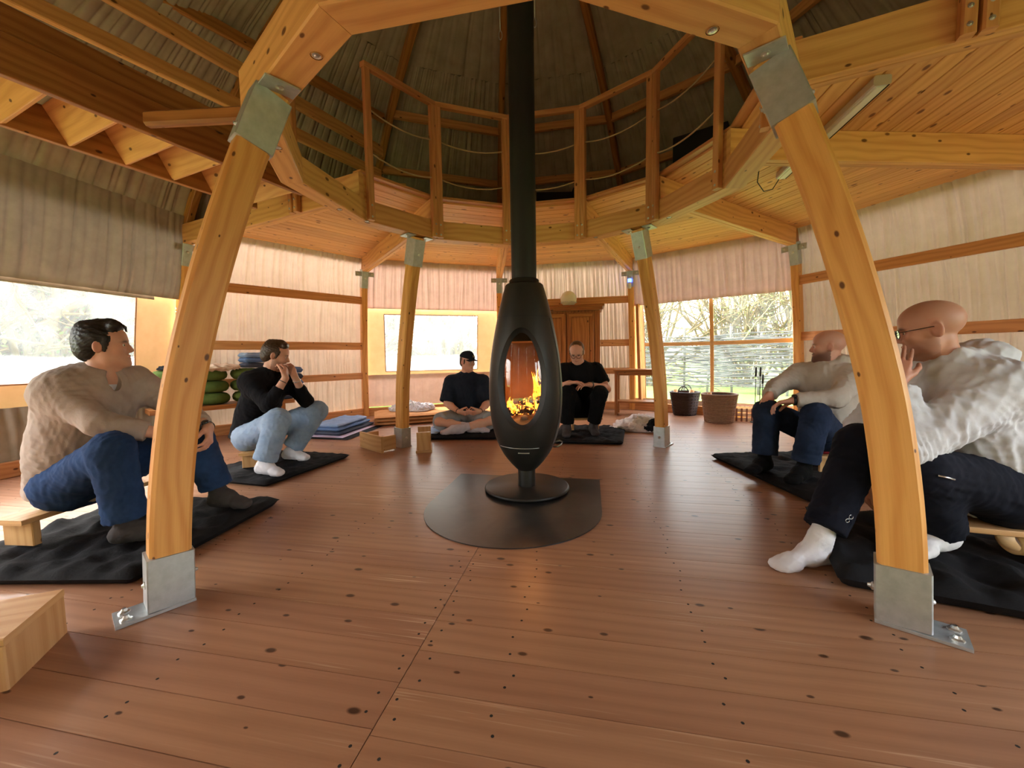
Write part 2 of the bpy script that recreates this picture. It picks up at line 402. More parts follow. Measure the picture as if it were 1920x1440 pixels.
for i in range(-15, 52):
    for s in range(4):
        off = .016 if s < 2 else 0.0
        lo, hi = .9795 + off + W_PL * i, .9795 + off + W_PL * (i + 1)
        ul = SEAMS[s - 1] if s > 0 else -99; uh = SEAMS[s] if s < 3 else 99
        P = clip_poly(FLOOR_POLY, FN, hi - .0011, True)
        if len(P) < 3: continue
        P = clip_poly(P, FN, lo + .0011, False)
        if len(P) < 3: continue
        P = clip_poly(P, FD, uh - .0008, True)
        if len(P) < 3: continue
        P = clip_poly(P, FD, ul + .0008, False)
        if len(P) < 3: continue
        area = abs(sum(P[j].x * P[(j + 1) % len(P)].y - P[(j + 1) % len(P)].x * P[j].y for j in range(len(P)))) / 2
        if area < .003: continue
        c = sum(P, Vector()) / len(P)
        link('plank', plank_mesh(P, c), floor, M['floor'], c)
        us = [p.dot(FD) for p in P]
        u0, u1 = min(us), max(us)
        xs = [u0 + .035, u1 - .035] + [u0 + .6 * q + .3 for q in range(int((u1 - u0) / .6))]
        for u in xs:
            for wv in (.28, .72):
                q = FD * (u + random.uniform(-.02, .02)) + FN * (lo + W_PL * wv + random.uniform(-.012, .012))
                if (q - CEN).length > 4.3: continue
                r = .0045
                screws.add([(q.x + r * math.cos(a), q.y + r * math.sin(a), .0004) for a in [k * PI / 4 for k in range(8)]], [tuple(range(8))])
M['dark'] = plain('dark_hole', (.012, .009, .007, 1), .8)
tag(link('screw_heads', screws.mesh('screw_heads'), floor, M['dark']), kind='stuff')
sub = poly_prism([(p.x, p.y) for p in [pv(k, 4.46, 0) for k in range(12)]][::-1], -.08, -.03)
link('subfloor', sub.mesh('subfloor'), floor, M['dark'])

# ------------------------------------------------------------------ inner curved posts
PR = [(0.0, 1.88), (.2, 1.872), (.4, 1.858), (.75, 1.812), (1.03, 1.75), (1.32, 1.675), (1.6, 1.59), (1.85, 1.505), (2.0, 1.45), (2.046, 1.432)]
def post_r(z): return float(np.interp(z, [p[0] for p in PR], [p[1] for p in PR]))
from_posts = []
PW, PD = .098, .124
def inner_post(az, oaz, label):
    e = empty('curved_post', paz(az, 1.88, 0), label, 'post', 'curved posts under the ring beam')
    o = Vector(e.location); od = vdir(oaz); td = uv2(oaz)
    def pt(z): return paz(az, post_r(z), z)
    zs = list(np.linspace(.03, 2.044, 26))
    # smooth the radius table
    rs = np.interp(zs, [p[0] for p in PR], [p[1] for p in PR]); 
    for _ in range(3): rs[1:-1] = (rs[:-2] + 2 * rs[1:-1] + rs[2:]) / 4
    path = [paz(az, r, z) - o for r, z in zip(rs, zs)]
    mb = sweep(path, rsec(PW, PD, .012), side=td); link('glulam_shaft', mb.mesh('glulam_shaft'), e, M['pine_glulam'], o)
    # foot shoe
    zz = [.012, .1, .205]
    sh = sweep([paz(az, post_r(z), z) - o for z in zz], rsec(PW + .016, PD + .016, .004), side=td)
    link('foot_shoe', sh.mesh('foot_shoe'), e, M['steel'], o)
    c = pt(0) + od * .042
    bp = MB(); box_mb(bp, .225, PW + .026, .012, .002)
    base = link('base_plate', bp.mesh('base_plate'), e, M['steel'], c + Vector((0, 0, .006)), frame(od, (0, 0, 1)))
    for sgn in (-1, 1):
        bolt(base, c + od * .082 + td * sgn * .03 + Vector((0, 0, .012)), (0, 0, 1), M['bolt'], .012, .016)
    bolt(e, pt(.1) - od * (PD / 2 + .008), -od, M['bolt'], .010, .018)
    bolt(e, pt(.1) + od * (PD / 2 + .008), od, M['bolt'], .010, .010)
    # head bracket
    zz = [1.80, 1.9, 1.985, 2.028]
    br = sweep([paz(az, post_r(z), z) - o for z in zz], rsec(PW + .014, PD + .018, .004), side=td)
    hb = link('head_bracket', br.mesh('head_bracket'), e, M['steel'], o)
    for sgn in (-1, 1):
        fl = MB(); box_mb(fl, .085, PD + .01, .007, .001)
        cc = pt(2.04) + td * sgn * (PW / 2 + .045)
        link('flange', fl.mesh('flange'), hb, M['steel'], cc + Vector((0, 0, -.0005)), frame(td, (0, 0, 1)))
        bolt(hb, cc + Vector((0, 0, -.004)), (0, 0, -1), M['bolt'], .011, .008)
    for sgn in (-1, 1):
        bolt(e, pt(1.88) + od * sgn * (PD / 2 + .009), od * sgn, M['bolt'], .010, .014)
    return e
inner_post(-131.2, -138.8, 'large curved pine post in the left foreground beside the man in the taupe sweater')
inner_post(138.8, 131.2, 'large curved pine post in the right foreground beside the man in white')
inner_post(-41.2, -48.8, 'far curved pine post left of the stove, standing behind the tipped stool')
inner_post(48.8, 41.2, 'far curved pine post right of the stove, near the wicker baskets')

# ------------------------------------------------------------------ ring beam
ring = empty('ring_beam', paz(0, 0, ZR0), 'twelve-sided pine ring beam carried by the four curved posts above the stove', 'beam')
T15 = math.tan(math.radians(15))
AI, AW = 1.343, .135
am = AI + AW / 2
for k in range(12):
    az = TH0 + 30 * k + 15; t = uv2(az); c = paz(az, am, (ZR0 + ZR1) / 2); L = 2 * am * T15 - .0015
    beam('ring_segment', c - t * L / 2, c + t * L / 2, AW, ZR1 - ZR0, M['pine'], ring, ch=.006, s0=-T15, s1=T15)
for az in (-131.2 + 9, 138.8 - 9, -146, 153, -112, -75, -63, 32, 62):
    p = paz(az, 1.40, ZR0 + .0005)
    me = lathe_mb([(0, 0), (.02, 0), (.022, -.002)], 12).mesh('bolt_hole'); h = link('bolt_recess', me, ring, M['dark'], p)
    bolt(ring, p, (0, 0, -1), M['bolt'], .011, .006)

# ------------------------------------------------------------------ loft: joists, boards, rim
JN = {-2: 'pine edge joist of the loft at left with a bolted railing foot', -1: 'doubled pine loft joist running to the wall post left of the small window',
      0: 'doubled pine loft joist right behind the stove pipe', 1: 'doubled pine loft joist ending above the small blue light',
      2: 'doubled pine loft joist ending at the wall post right of the large window', 3: 'long pine loft joist crossing the ceiling at far right',
      4: 'pine edge joist of the loft at upper right carrying the railing posts'}
for k in range(-2, 5):
    e = empty('loft_joist', pv(k, 2.8, ZR1), JN[k], 'joist', 'loft joists')
    d = vdir(TH0 + 30 * k); t = uv2(TH0 + 30 * k)
    r0, r1 = 1.40, (4.02 if k not in (-2, 4) else 4.05)
    for s in (-1, 1):
        beam('joist_board', pv(k, r0, (ZR1 + ZC) / 2) + t * s * .0245, pv(k, r1, (ZR1 + ZC) / 2) + t * s * .0245, .046, ZC - ZR1 - .002, M['pine'], e, ch=.004)
SNAME = {-2: 'left', -1: 'back_left', 0: 'back', 1: 'back_right', 2: 'right', 3: 'front_right'}
ceil = empty('ceiling', (CX, CY, ZC), 'pine tongue and groove boards under the loft floor', None, None, 'structure')
BWID = .112
for k in range(-2, 4):
    az = TH0 + 30 * k + 15; o = vdir(az); t = uv2(az)
    a = AI + .10; i = 0
    while a < 3.99:
        b = min(a + BWID, 3.99); am2 = (a + b) / 2; W = b - a - .003
        L = 2 * am2 * T15 - .002
        c = paz(az, am2, ZC + .011)
        beam('ceiling_board', c - t * L / 2, c + t * L / 2, W, .022, M['pine_ceiling'], ceil, ch=.004, s0=-T15, s1=T15)
        a = b
    # edge of the loft floor round the opening
    c = paz(az, AI + .075, ZC + .028)
    L = 2 * (AI + .075) * T15
    beam('nosing_board', c - t * L / 2, c + t * L / 2, .085, .024, M['pine_rail'], ceil, s0=-T15, s1=T15)

# ------------------------------------------------------------------ railing round the opening
RT = 3.27
M['rope2'] = M['rope']
RAILN = ['left end panel of the loft railing', 'loft railing panel just left of the stove pipe', 'loft railing panel just right of the stove pipe',
         'fourth loft railing panel, before the dark box', 'right end panel of the loft railing behind the post bracket']
for q, k in enumerate(range(-2, 3)):
    az = TH0 + 30 * k + 15; t = uv2(az); o = vdir(az)
    ap = AI - .024; half = ap * T15 - .030
    e = empty('loft_railing', paz(az, ap, ZR0), 'pine and rope railing, ' + RAILN[q], 'railing', 'railing panels round the loft opening')
    ps = []
    for s in (-1, 1):
        p = paz(az, ap, 0) + t * s * half
        ps.append(p)
        pst = beam('rail_post', p + Vector((0, 0, ZR0 + .004)), p + Vector((0, 0, RT - .045)), .052, .044, M['pine_rail'], e, up=o, ch=.004)
        for zz in (ZR0 + .03, ZR0 + .12): bolt(pst, p - o * .022 + Vector((0, 0, zz)), -o, M['bolt'], .006, .004)
    h2 = half + .03
    c = paz(az, ap, RT - .022)
    beam('top_rail', c - t * h2, c + t * h2, .05, .044, M['pine_rail'], e, ch=.004, s0=-T15, s1=T15)
    c = paz(az, ap + .004, ZR1 + .222)
    for zz, sag in ((RT - .34, .05), (RT - .68, .05)):
        pts = []
        for i in range(15):
            f = i / 14; p = ps[0] * (1 - f) + ps[1] * f; pts.append(p + Vector((0, 0, zz - sag * 4 * f * (1 - f))))
        tube('rope', pts, .0065, M['rope'], e, 6)
# railing feet on the two loft edges
def edge_rail(k, rs, side, label, zt=3.25):
    e = empty('edge_railing', pv(k, rs[0], ZR1), label, 'railing')
    t = uv2(TH0 + 30 * k) * side
    for r in rs:
        for s in (-1, 1):
            p = pv(k, r + s * .032, 0) + t * .075
            b = beam('rail_post', p + Vector((0, 0, ZR1 - .005)), p + Vector((0, 0, zt)), .05, .05, M['pine_rail'], e, up=t, ch=.008)
            for zz in (ZR1 + .03, ZR1 + .10): bolt(b, p + t * .025 + Vector((0, 0, zz)), t, M['bolt'], .007, .005)
    beam('top_rail', pv(k, min(rs) - .1, zt) + t * .075, pv(k, max(rs) + .1, zt) + t * .075, .05, .044, M['pine_rail'], e)
    return e
edge_rail(4, (2.09, 3.2), 1, 'pine railing on the loft edge at the upper right corner')
edge_rail(-2, (2.15, 3.3), -1, 'pine railing on the loft edge at left, foot bolted to the edge joist')
# ring-vertex post beside the right bracket
for k in (4,):
    e = empty('railing_stub', pv(k, AI - .01, ZR0), 'single railing post by the steel bracket at upper right', 'railing')
    p = pv(k, 1.365, 0)
    b = beam('rail_post', p + Vector((0, 0, ZR0 + .01)), p + Vector((0, 0, RT)), .05, .044, M['pine_rail'], e, up=vdir(TH0 + 30 * k), ch=.006)
    for zz in (ZR0 + .03, ZR0 + .12): bolt(b, p - vdir(TH0 + 30 * k) * .022 + Vector((0, 0, zz)), -vdir(TH0 + 30 * k), M['bolt'], .006, .004)

# ------------------------------------------------------------------ raised loft stair at left (stringers lie level, treads tilted)
sa, sb = Vector((-2.98, 1.77, 0)), Vector((-2.17, 3.52, 0))
sd_ = (sb - sa).normalized(); sn = Vector((sd_.y, -sd_.x, 0))
st = empty('loft_stair', (sa.x, sa.y, 2.22), 'wooden loft stair swung up level under the roof at upper left', 'stair')
def strg(p, q, nm='stringer', z=2.315, h=.19, w=.04): return beam(nm, p + Vector((0, 0, z)), q + Vector((0, 0, z)), w, h, M['pine_dark'], st, ch=.004)
strg(sa, sb)
ua, ub = sa + sn * .60 - sd_ * .2, sb + sn * .60 - sd_ * .02
strg(ua, ub)
L = (sb - sa).length
for i in range(8):
    c = sa + sd_ * (L - .12 - i * .262) + sn * .30 + Vector((0, 0, 2.322))
    tm = MB(); box_mb(tm, .56, .21, .03, .004)
    tilt = Matrix.Rotation(math.radians(-62), 3, sn)
    link('tread', tm.mesh('tread'), st, M['pine'], c, tilt @ frame(sn, (0, 0, 1)))
# stair handrail boards and the roof ties above
def tie(name, p, q, w, h, label, cat='beam', mat='pine_dark'):
    e = beam(name, p, q, w, h, M[mat], ch=.006); tag(e, label, cat); return e
def ext(p, q, a, b):
    p, q = Vector(p), Vector(q); d = (q - p).normalized(); return p - d * a, q + d * b
tie('stair_handrail', *ext((-2.44, 1.62, 2.50), (-1.86, 2.88, 2.50), .25, .05), .04, .13, 'dark pine handrail board lying above the raised loft stair', 'handrail')
tie('roof_tie', *ext((-2.897, 2.546, 3.1), (-1.654, 4.692, 3.1), .7, .25), .05, .11, 'lowest of the three long pine roof ties at upper left', mat='pine')
tie('roof_tie', *ext((-2.637, 2.851, 3.38), (-1.651, 4.68, 3.38), .5, .3), .05, .12, 'middle of the three long pine roof ties at upper left', mat='pine')
tie('roof_tie', *ext((-2.551, 3.367, 3.72), (-1.63, 4.632, 3.72), .3, .3), .05, .10, 'highest of the three long pine roof ties at upper left', mat='pine_dark')
hr = beam('cross_rail', (-1.82, 2.11, 2.15), (-1.20, 2.035, 2.125), .05, .07, M['pine_dark'], ch=.012)
tag(hr, 'short pine bar with a cut end sticking out left of the left post bracket', 'rail')
pk = beam('loft_plank', (-1.72, 3.72, 2.47), (-1.05, 4.12, 2.62), .16, .035, M['pine'], ch=.004)
tag(pk, 'loose pine plank lying on the loft behind the left railing', 'plank')
# ------------------------------------------------------------------ outer posts and rafters
ON = {-3: 'curved roof rafter at far upper left', -2: 'outer wall post and rafter behind the large left post',
      -1: 'outer wall post and rafter left of the small window', 0: 'outer wall post and rafter just behind the stove',
      1: 'outer wall post and rafter with the small blue light, between wardrobe and large window', 2: 'outer wall post and rafter right of the large window',
      3: 'curved roof rafter at far upper right'}
for k in range(-3, 4):
    e = empty('wall_post', pv(k, rad(0), 0), 'pine ' + ON[k], 'post', 'outer posts and rafters of the round tent')
    o = Vector(e.location); t = uv2(TH0 + 30 * k)
    ins = .03
    zs = np.linspace(0.0, 2.06, 12)
    link('post_shaft', sweep([pv(k, rad(z) - ins, z) - o for z in zs], rsec(.085, .12, .008), side=t).mesh('post_shaft'), e, M['pine_glulam'], o)
    zs = np.linspace(2.0, 2.26, 5)
    br = link('steel_joint', sweep([pv(k, rad(z) - ins, z) - o for z in zs], rsec(.094, .13, .004), side=t).mesh('steel_joint'), e, M['steel'], o)
    for s in (-1, 1):
        pl = MB(); box_mb(pl, .10, .07, .006, .001)
        link('ear_plate', pl.mesh('ear_plate'), br, M['steel'], pv(k, rad(2.2) - .06, 2.19) + t * s * .085, frame(t, vdir(TH0 + 30 * k)))
        bolt(br, pv(k, rad(2.2) - .066, 2.19) + t * s * .10, -vdir(TH0 + 30 * k), M['bolt'], .009, .008)
    bolt(br, pv(k, rad(2.16) - ins - .066, 2.13), -vdir(TH0 + 30 * k), M['bolt'], .011, .006)
    zs = np.linspace(2.2, 4.56, 34)
    rr = np.array([rad(z) for z in zs])
    for _ in range(3): rr[1:-1] = (rr[:-2] + 2 * rr[1:-1] + rr[2:]) / 4
    link('rafter', sweep([pv(k, r - ins, z) - o for r, z in zip(rr, zs)], rsec(.07, .10, .006), side=t).mesh('rafter'), e, M['pine_dark'], o)

# ------------------------------------------------------------------ pleated lining
class Pleat:
    """irregular gathered folds: broad waves cut by narrow valleys that drift with height"""
    def __init__(s, seed, wl=.045):
        r = np.random.RandomState(seed); s.r = r; n = int(4.2 / wl); s.x = np.cumsum(wl * r.uniform(.45, 1.6, n)) - 2.1; s.d = r.uniform(.25, 1.0, n) ** 1.3; s.w = r.uniform(.12, .26, n) * wl
        s.t = r.uniform(-.035, .035, n); s.c = r.uniform(0, 6.28, n); s.z0 = r.uniform(0, 1, n); s.f = 2 * PI / (wl * r.uniform(1.2, 4, 3)); s.p = r.uniform(0, 6.28, 3)
    def __call__(s, x, f):
        """x (n,1) metres, f (1,m) 0..1 up the panel"""
        y = sum(.28 * np.sin(a * x + b + 1.2 * f) for a, b in zip(s.f, s.p)) + 0 * f
        lo, hi = x.min() - .05, x.max() + .05
        for xc, d, w_, t_, c, z0 in zip(s.x, s.d, s.w, s.t, s.c, s.z0):
            if xc < lo or xc > hi: continue
            xx = xc + t_ * (f - .5) + .004 * np.sin(5 * f + c); amp = d * (.35 + .65 * np.clip(1 - np.abs(f - z0) * .9, 0, 1))
            y = y - 1.5 * amp * np.exp(-((x - xx) / w_) ** 2)
        return y
_pl = [0]
def lining(name, k, z0, z1, mat, parent, t0=-.998, t1=.998, out=.02, amp=.010, wl=.045, bulge=.02, nz=None, dx=.0095, gather=True, prof=None):
    """one pleated panel of sector k between z0 and z1; t in -1..1 across the sector"""
    _pl[0] += 1; P = Pleat(_pl[0] * 13 + k, wl)
    width = 2 * rad(z0) * math.sin(math.radians(15)); nx = max(8, int(width * (t1 - t0) / 2 / dx)); nz = nz or max(6, int((z1 - z0) / .06))
    az = TH0 + 30 * k + 15; o = np.array(vdir(az)); ta = np.array(uv2(az)); base = np.array(paz(az, 0, 0))
    T = np.linspace(t0, t1, nx)[:, None]; Z = np.linspace(z0, z1, nz)[None, :]
    Rz = np.interp(Z, _pz, _pr) if prof is None else prof(Z)
    half = Rz * math.sin(math.radians(15)); ap = Rz * math.cos(math.radians(15))
    X = T * half; f = (Z - z0) / (z1 - z0)
    env = (.45 + .55 * np.sin(PI * f) ** .6) if gather else 1.0
    x0 = T * half.mean()
    D = -P(x0, f) * amp * env + bulge * np.sin(PI * f) ** .7 * (1 - .3 * np.abs(T)) + out
    A = ap + D
    V = base[None, None] + A[..., None] * o + X[..., None] * ta + np.stack([0 * A, 0 * A, Z + 0 * A], -1)
    mb = MB(); mb.quadgrid(V); me = mb.mesh(name, True)
    return link(name, me, parent, mat)
def wall_rail(k, z, parent, h=.11, d=.035, t0=-1, t1=1, off=-.035):
    az = TH0 + 30 * k + 15; R = rad(z); c = paz(az, R * math.cos(math.radians(15)) + off, z); hw = R * math.sin(math.radians(15)) - .045; t = uv2(az)
    return beam('wall_rail', c + t * hw * t0, c + t * hw * t1, d, h, M['pine_rail'], parent, ch=.005)
RAILS = [(.65, .10), (1.115, .11), (1.805, .112)]
WNAME = {-3: 'left', -2: 'back_left', -1: 'back_left_window', 0: 'back', 1: 'back_right_window', 2: 'right', 3: 'front_right', 4: 'front_right_corner',
         5: 'front', 6: 'front_left_corner', 7: 'front_left', 8: 'left_front'}
WLAB = {-3: 'left tent wall of taupe pleated cloth over the big window', -2: 'left rear tent wall of cream pleated cloth with three pine rails',
        -1: 'rear tent wall of rosy pleated cloth round the small window', 0: 'rear tent wall of cream pleated cloth behind the wardrobe',
        1: 'rear right tent wall of taupe pleated cloth above the large window', 2: 'right tent wall of cream pleated cloth with pine rails'}
walls = {}
for k in range(-3, 9):
    az = TH0 + 30 * k + 15
    wl = empty('wall_' + WNAME[k], paz(az, 4.2, 0), WLAB.get(k, 'pleated cloth tent wall on the ' + WNAME[k].replace('_', ' ') + ' side'), None, None, 'structure')
    walls[k] = wl
    fine = k in (-3, -2, -1, 0, 1, 2)
    dx = .0062 if fine else .03
    win = k in (-3, -1, 1, 4, 8)
    zt = 2.43 if k in range(-2, 4) else 2.5
    if not win:
        zz = [.10, .65, 1.115, 1.805, zt]
        for a, b in zip(zz[:-1], zz[1:]): lining('lining_panel', k, a, b, M['lining'], wl, dx=dx, wl=.046, amp=.024)
        if fine:
            for z, h in RAILS: wall_rail(k, z, wl, h)
    elif k == -1:
        lining('valance_panel', k, 1.70, zt, M['lining_rose'], wl, out=.02, amp=.018, wl=.04, bulge=-.03)
        lining('skirt_panel', k, .14, .655, M['lining_rose'], wl, amp=.008, wl=.09, bulge=.03)
    elif k == 1:
        lining('valance_panel', k, 1.70, zt, M['lining_rose'], wl, out=.02, amp=.020, wl=.055, bulge=-.03)
        lining('skirt_panel', k, .02, .19, M['lining_rose'], wl, amp=.008, wl=.05, bulge=0)
    elif k == -3:
        lining('valance_panel', k, 1.62, zt, M['lining_left'], wl, out=-.01, amp=.026, wl=.085, bulge=-.08)
        lining('skirt_panel', k, .13, .57, M['lining_left'], wl, amp=.022, wl=.09, bulge=-.02, out=-.02)
    else:
        lining('valance_panel', k, 1.70, zt, M['lining_roof'], wl, dx=dx)
        lining('skirt_panel', k, .10, .60, M['lining_roof'], wl, dx=dx)
# ------------------------------------------------------------------ roof lining
roof = empty('roof_lining', (CX, CY, 2.4), 'dark grey-brown pleated cloth lining of the domed tent roof', None, None, 'structure')
for k in range(12):
    front = k in range(4, 10)
    dx = .0075 if k in (10, 11, 0, 1, 2, 3, 9) else .06
    zz = [2.42, 4.08, 4.6] if not front else [2.49, 4.08, 4.6]
    for i, (a, b) in enumerate(zip(zz[:-1], zz[1:])):
        lining('roof_panel', k, a, b, M['lining_roof'], roof, t0=-1.0, t1=1.0, out=.03, amp=.018, wl=.045 if b < 4.0 else .06, bulge=.0, dx=dx, gather=False, nz=30 if b < 4.3 else 12)
# roof purlins on the far side
for k in range(-1, 4):
    for z, h in ((3.36, .09), (3.78, .09)):
        p = wall_rail(k, z, roof, h, .05, off=-.04); p.name = 'purlin'
# weatherproof outer roof
out = MB()
for k in range(12):
    zs = [2.35, 2.7, 3.0, 3.4, 3.86, 4.1, 4.3, 4.48, 4.62]
    P = np.array([[tuple(pv(k, rad(min(z, 4.6)) + .09, z + .03)) for z in zs], [tuple(pv(k + 1, rad(min(z, 4.6)) + .09, z + .03)) for z in zs]]); out.quadgrid(P)
cap = [pv(k, .44, 4.64) for k in range(12)]; out.add(cap, [tuple(range(12))])
M['roof_canvas'] = plain('roof_canvas', srgb(120, 110, 92), .9)
link('outer_roof', out.mesh('outer_roof'), roof, M['roof_canvas'])
# ------------------------------------------------------------------ windows: glowing canvas surround, clear film, sewn seams
def wpt(k, t, z, off=.07):
    """point of sector k: t metres along the wall, z height"""
    az = TH0 + 30 * k + 15; return paz(az, rad(z) * math.cos(math.radians(15)) + off, z) + uv2(az) * t
M['seam'] = cloth('seam_tape', srgb(176, 128, 96), bump=.1)
def wquad(name, k, t0, t1, z0, z1, mat, parent, off=.07, nx=10, nz=8, wav=.004, seed=0):
    r = np.random.RandomState(seed + 3); a, b, c = r.uniform(2, 6, 3)
    P = [[tuple(wpt(k, t0 + (t1 - t0) * i / nx, z0 + (z1 - z0) * j / nz, off + wav * math.sin(a * i / nx * 3 + b * j / nz * 2 + c))) for j in range(nz + 1)] for i in range(nx + 1)]
    mb = MB(); mb.quadgrid(P); return link(name, mb.mesh(name, True), parent, mat)
def window(idx, k, t0, t1, z0, z1, label, canvas=None, cross=None, seams=True, mat='film'):
    w_ = empty('window_%d' % idx, wpt(k, (t0 + t1) / 2, z0), label, None, None, 'structure')
    wquad('pane', k, t0, t1, z0, z1, M[mat], w_, .075, 16, 12, .006, idx)
    if canvas:
        a0, a1, b0, b1 = canvas
        for nm, (c0, c1, d0, d1) in (('canvas_left', (a0, t0, b0, b1)), ('canvas_right', (t1, a1, b0, b1)), ('canvas_top', (t0, t1, z1, b1)), ('canvas_bottom', (t0, t1, b0, z0))):
            if c1 - c0 > .005 and d1 - d0 > .005: wquad('canvas_strip', k, c0, c1, d0, d1, M['canvas'], w_, .075, 8, 6, .003, idx)
    if seams:
        for (p, q) in (((t0, z0), (t1, z0)), ((t1, z0), (t1, z1)), ((t1, z1), (t0, z1)), ((t0, z1), (t0, z0))):
            n = 8; pts = [wpt(k, p[0] + (q[0] - p[0]) * i / n, p[1] + (q[1] - p[1]) * i / n, .068) for i in range(n + 1)]
            tube('seam', pts, .007, M['seam'], w_, 5)
    return w_
window(1, -3, -1.02, .69, .755, 1.60, 'wide clear film window at far left with bare branches outside', (-1.1, 1.1, .53, 1.72), mat='film_fog')
w2 = window(2, -1, -.80, .735, .705, 1.62, 'small clear film window left of the stove, in glowing canvas', (-1.12, 1.12, .62, 1.76), mat='film_fog2')
w3 = window(3, 1, -.945, 1.075, .19, 1.71, 'large clear film window at right with garden and woven fence outside', (-1.12, 1.12, .14, 1.77))
mul = [wpt(1, .07, .19 + 1.52 * i / 8, .066) for i in range(9)]
link('mullion_tape', sweep([p - mul[0] for p in mul], rsec(.05, .006, .001), side=uv2(TH0 + 45)).mesh('mullion_tape'), w3, M['canvas'], mul[0])
trn = [wpt(1, -.945 + 2.02 * i / 8, 1.075 - .01 * math.sin(i / 8 * PI), .066) for i in range(9)]
link('transom_tape', sweep([p - trn[0] for p in trn], rsec(.006, .055, .001), side=vdir(TH0 + 45)).mesh('transom_tape'), w3, M['canvas'], trn[0])
for i, k in ((4, 4), (5, 8)):
    window(i, k, -1.0, 1.0, .62, 1.70, 'clear film window behind the viewer', (-1.12, 1.12, .55, 1.76), seams=False)
# window jambs of the large window and rose curtain edges
for s, t in ((0, -1.0), (1, 1.10)):
    j = beam('jamb', wpt(1, t, .0, .0), wpt(1, t, 1.72, .0), .05, .07, M['pine_rail'], w3, up=vdir(TH0 + 45))
# rolled blind edge under the left valance
az = TH0 - 75
rb = beam('valance_batten', wpt(-3, -1.1, 1.615, .02), wpt(-3, .82, 1.615, .02), .02, .05, M['lining_left'], walls[-3], ch=.004)
# ------------------------------------------------------------------ baseboards
for k, nm in ((-3, 'left'), (-2, 'back_left'), (-1, 'back_left_window'), (0, 'back'), (1, 'back_right'), (2, 'right')):
    az = TH0 + 30 * k + 15; t = uv2(az); R = rad(.07); c = paz(az, R * math.cos(math.radians(15)) - .035, .065); hw = R * math.sin(math.radians(15)) - .04
    b = beam('baseboard_' + nm, c - t * hw, c + t * hw, .05, .13, M['pine_rail'], None, ch=.006)
    tag(b, 'pine sill board along the foot of the ' + nm.replace('_', ' ') + ' wall', kind='structure')
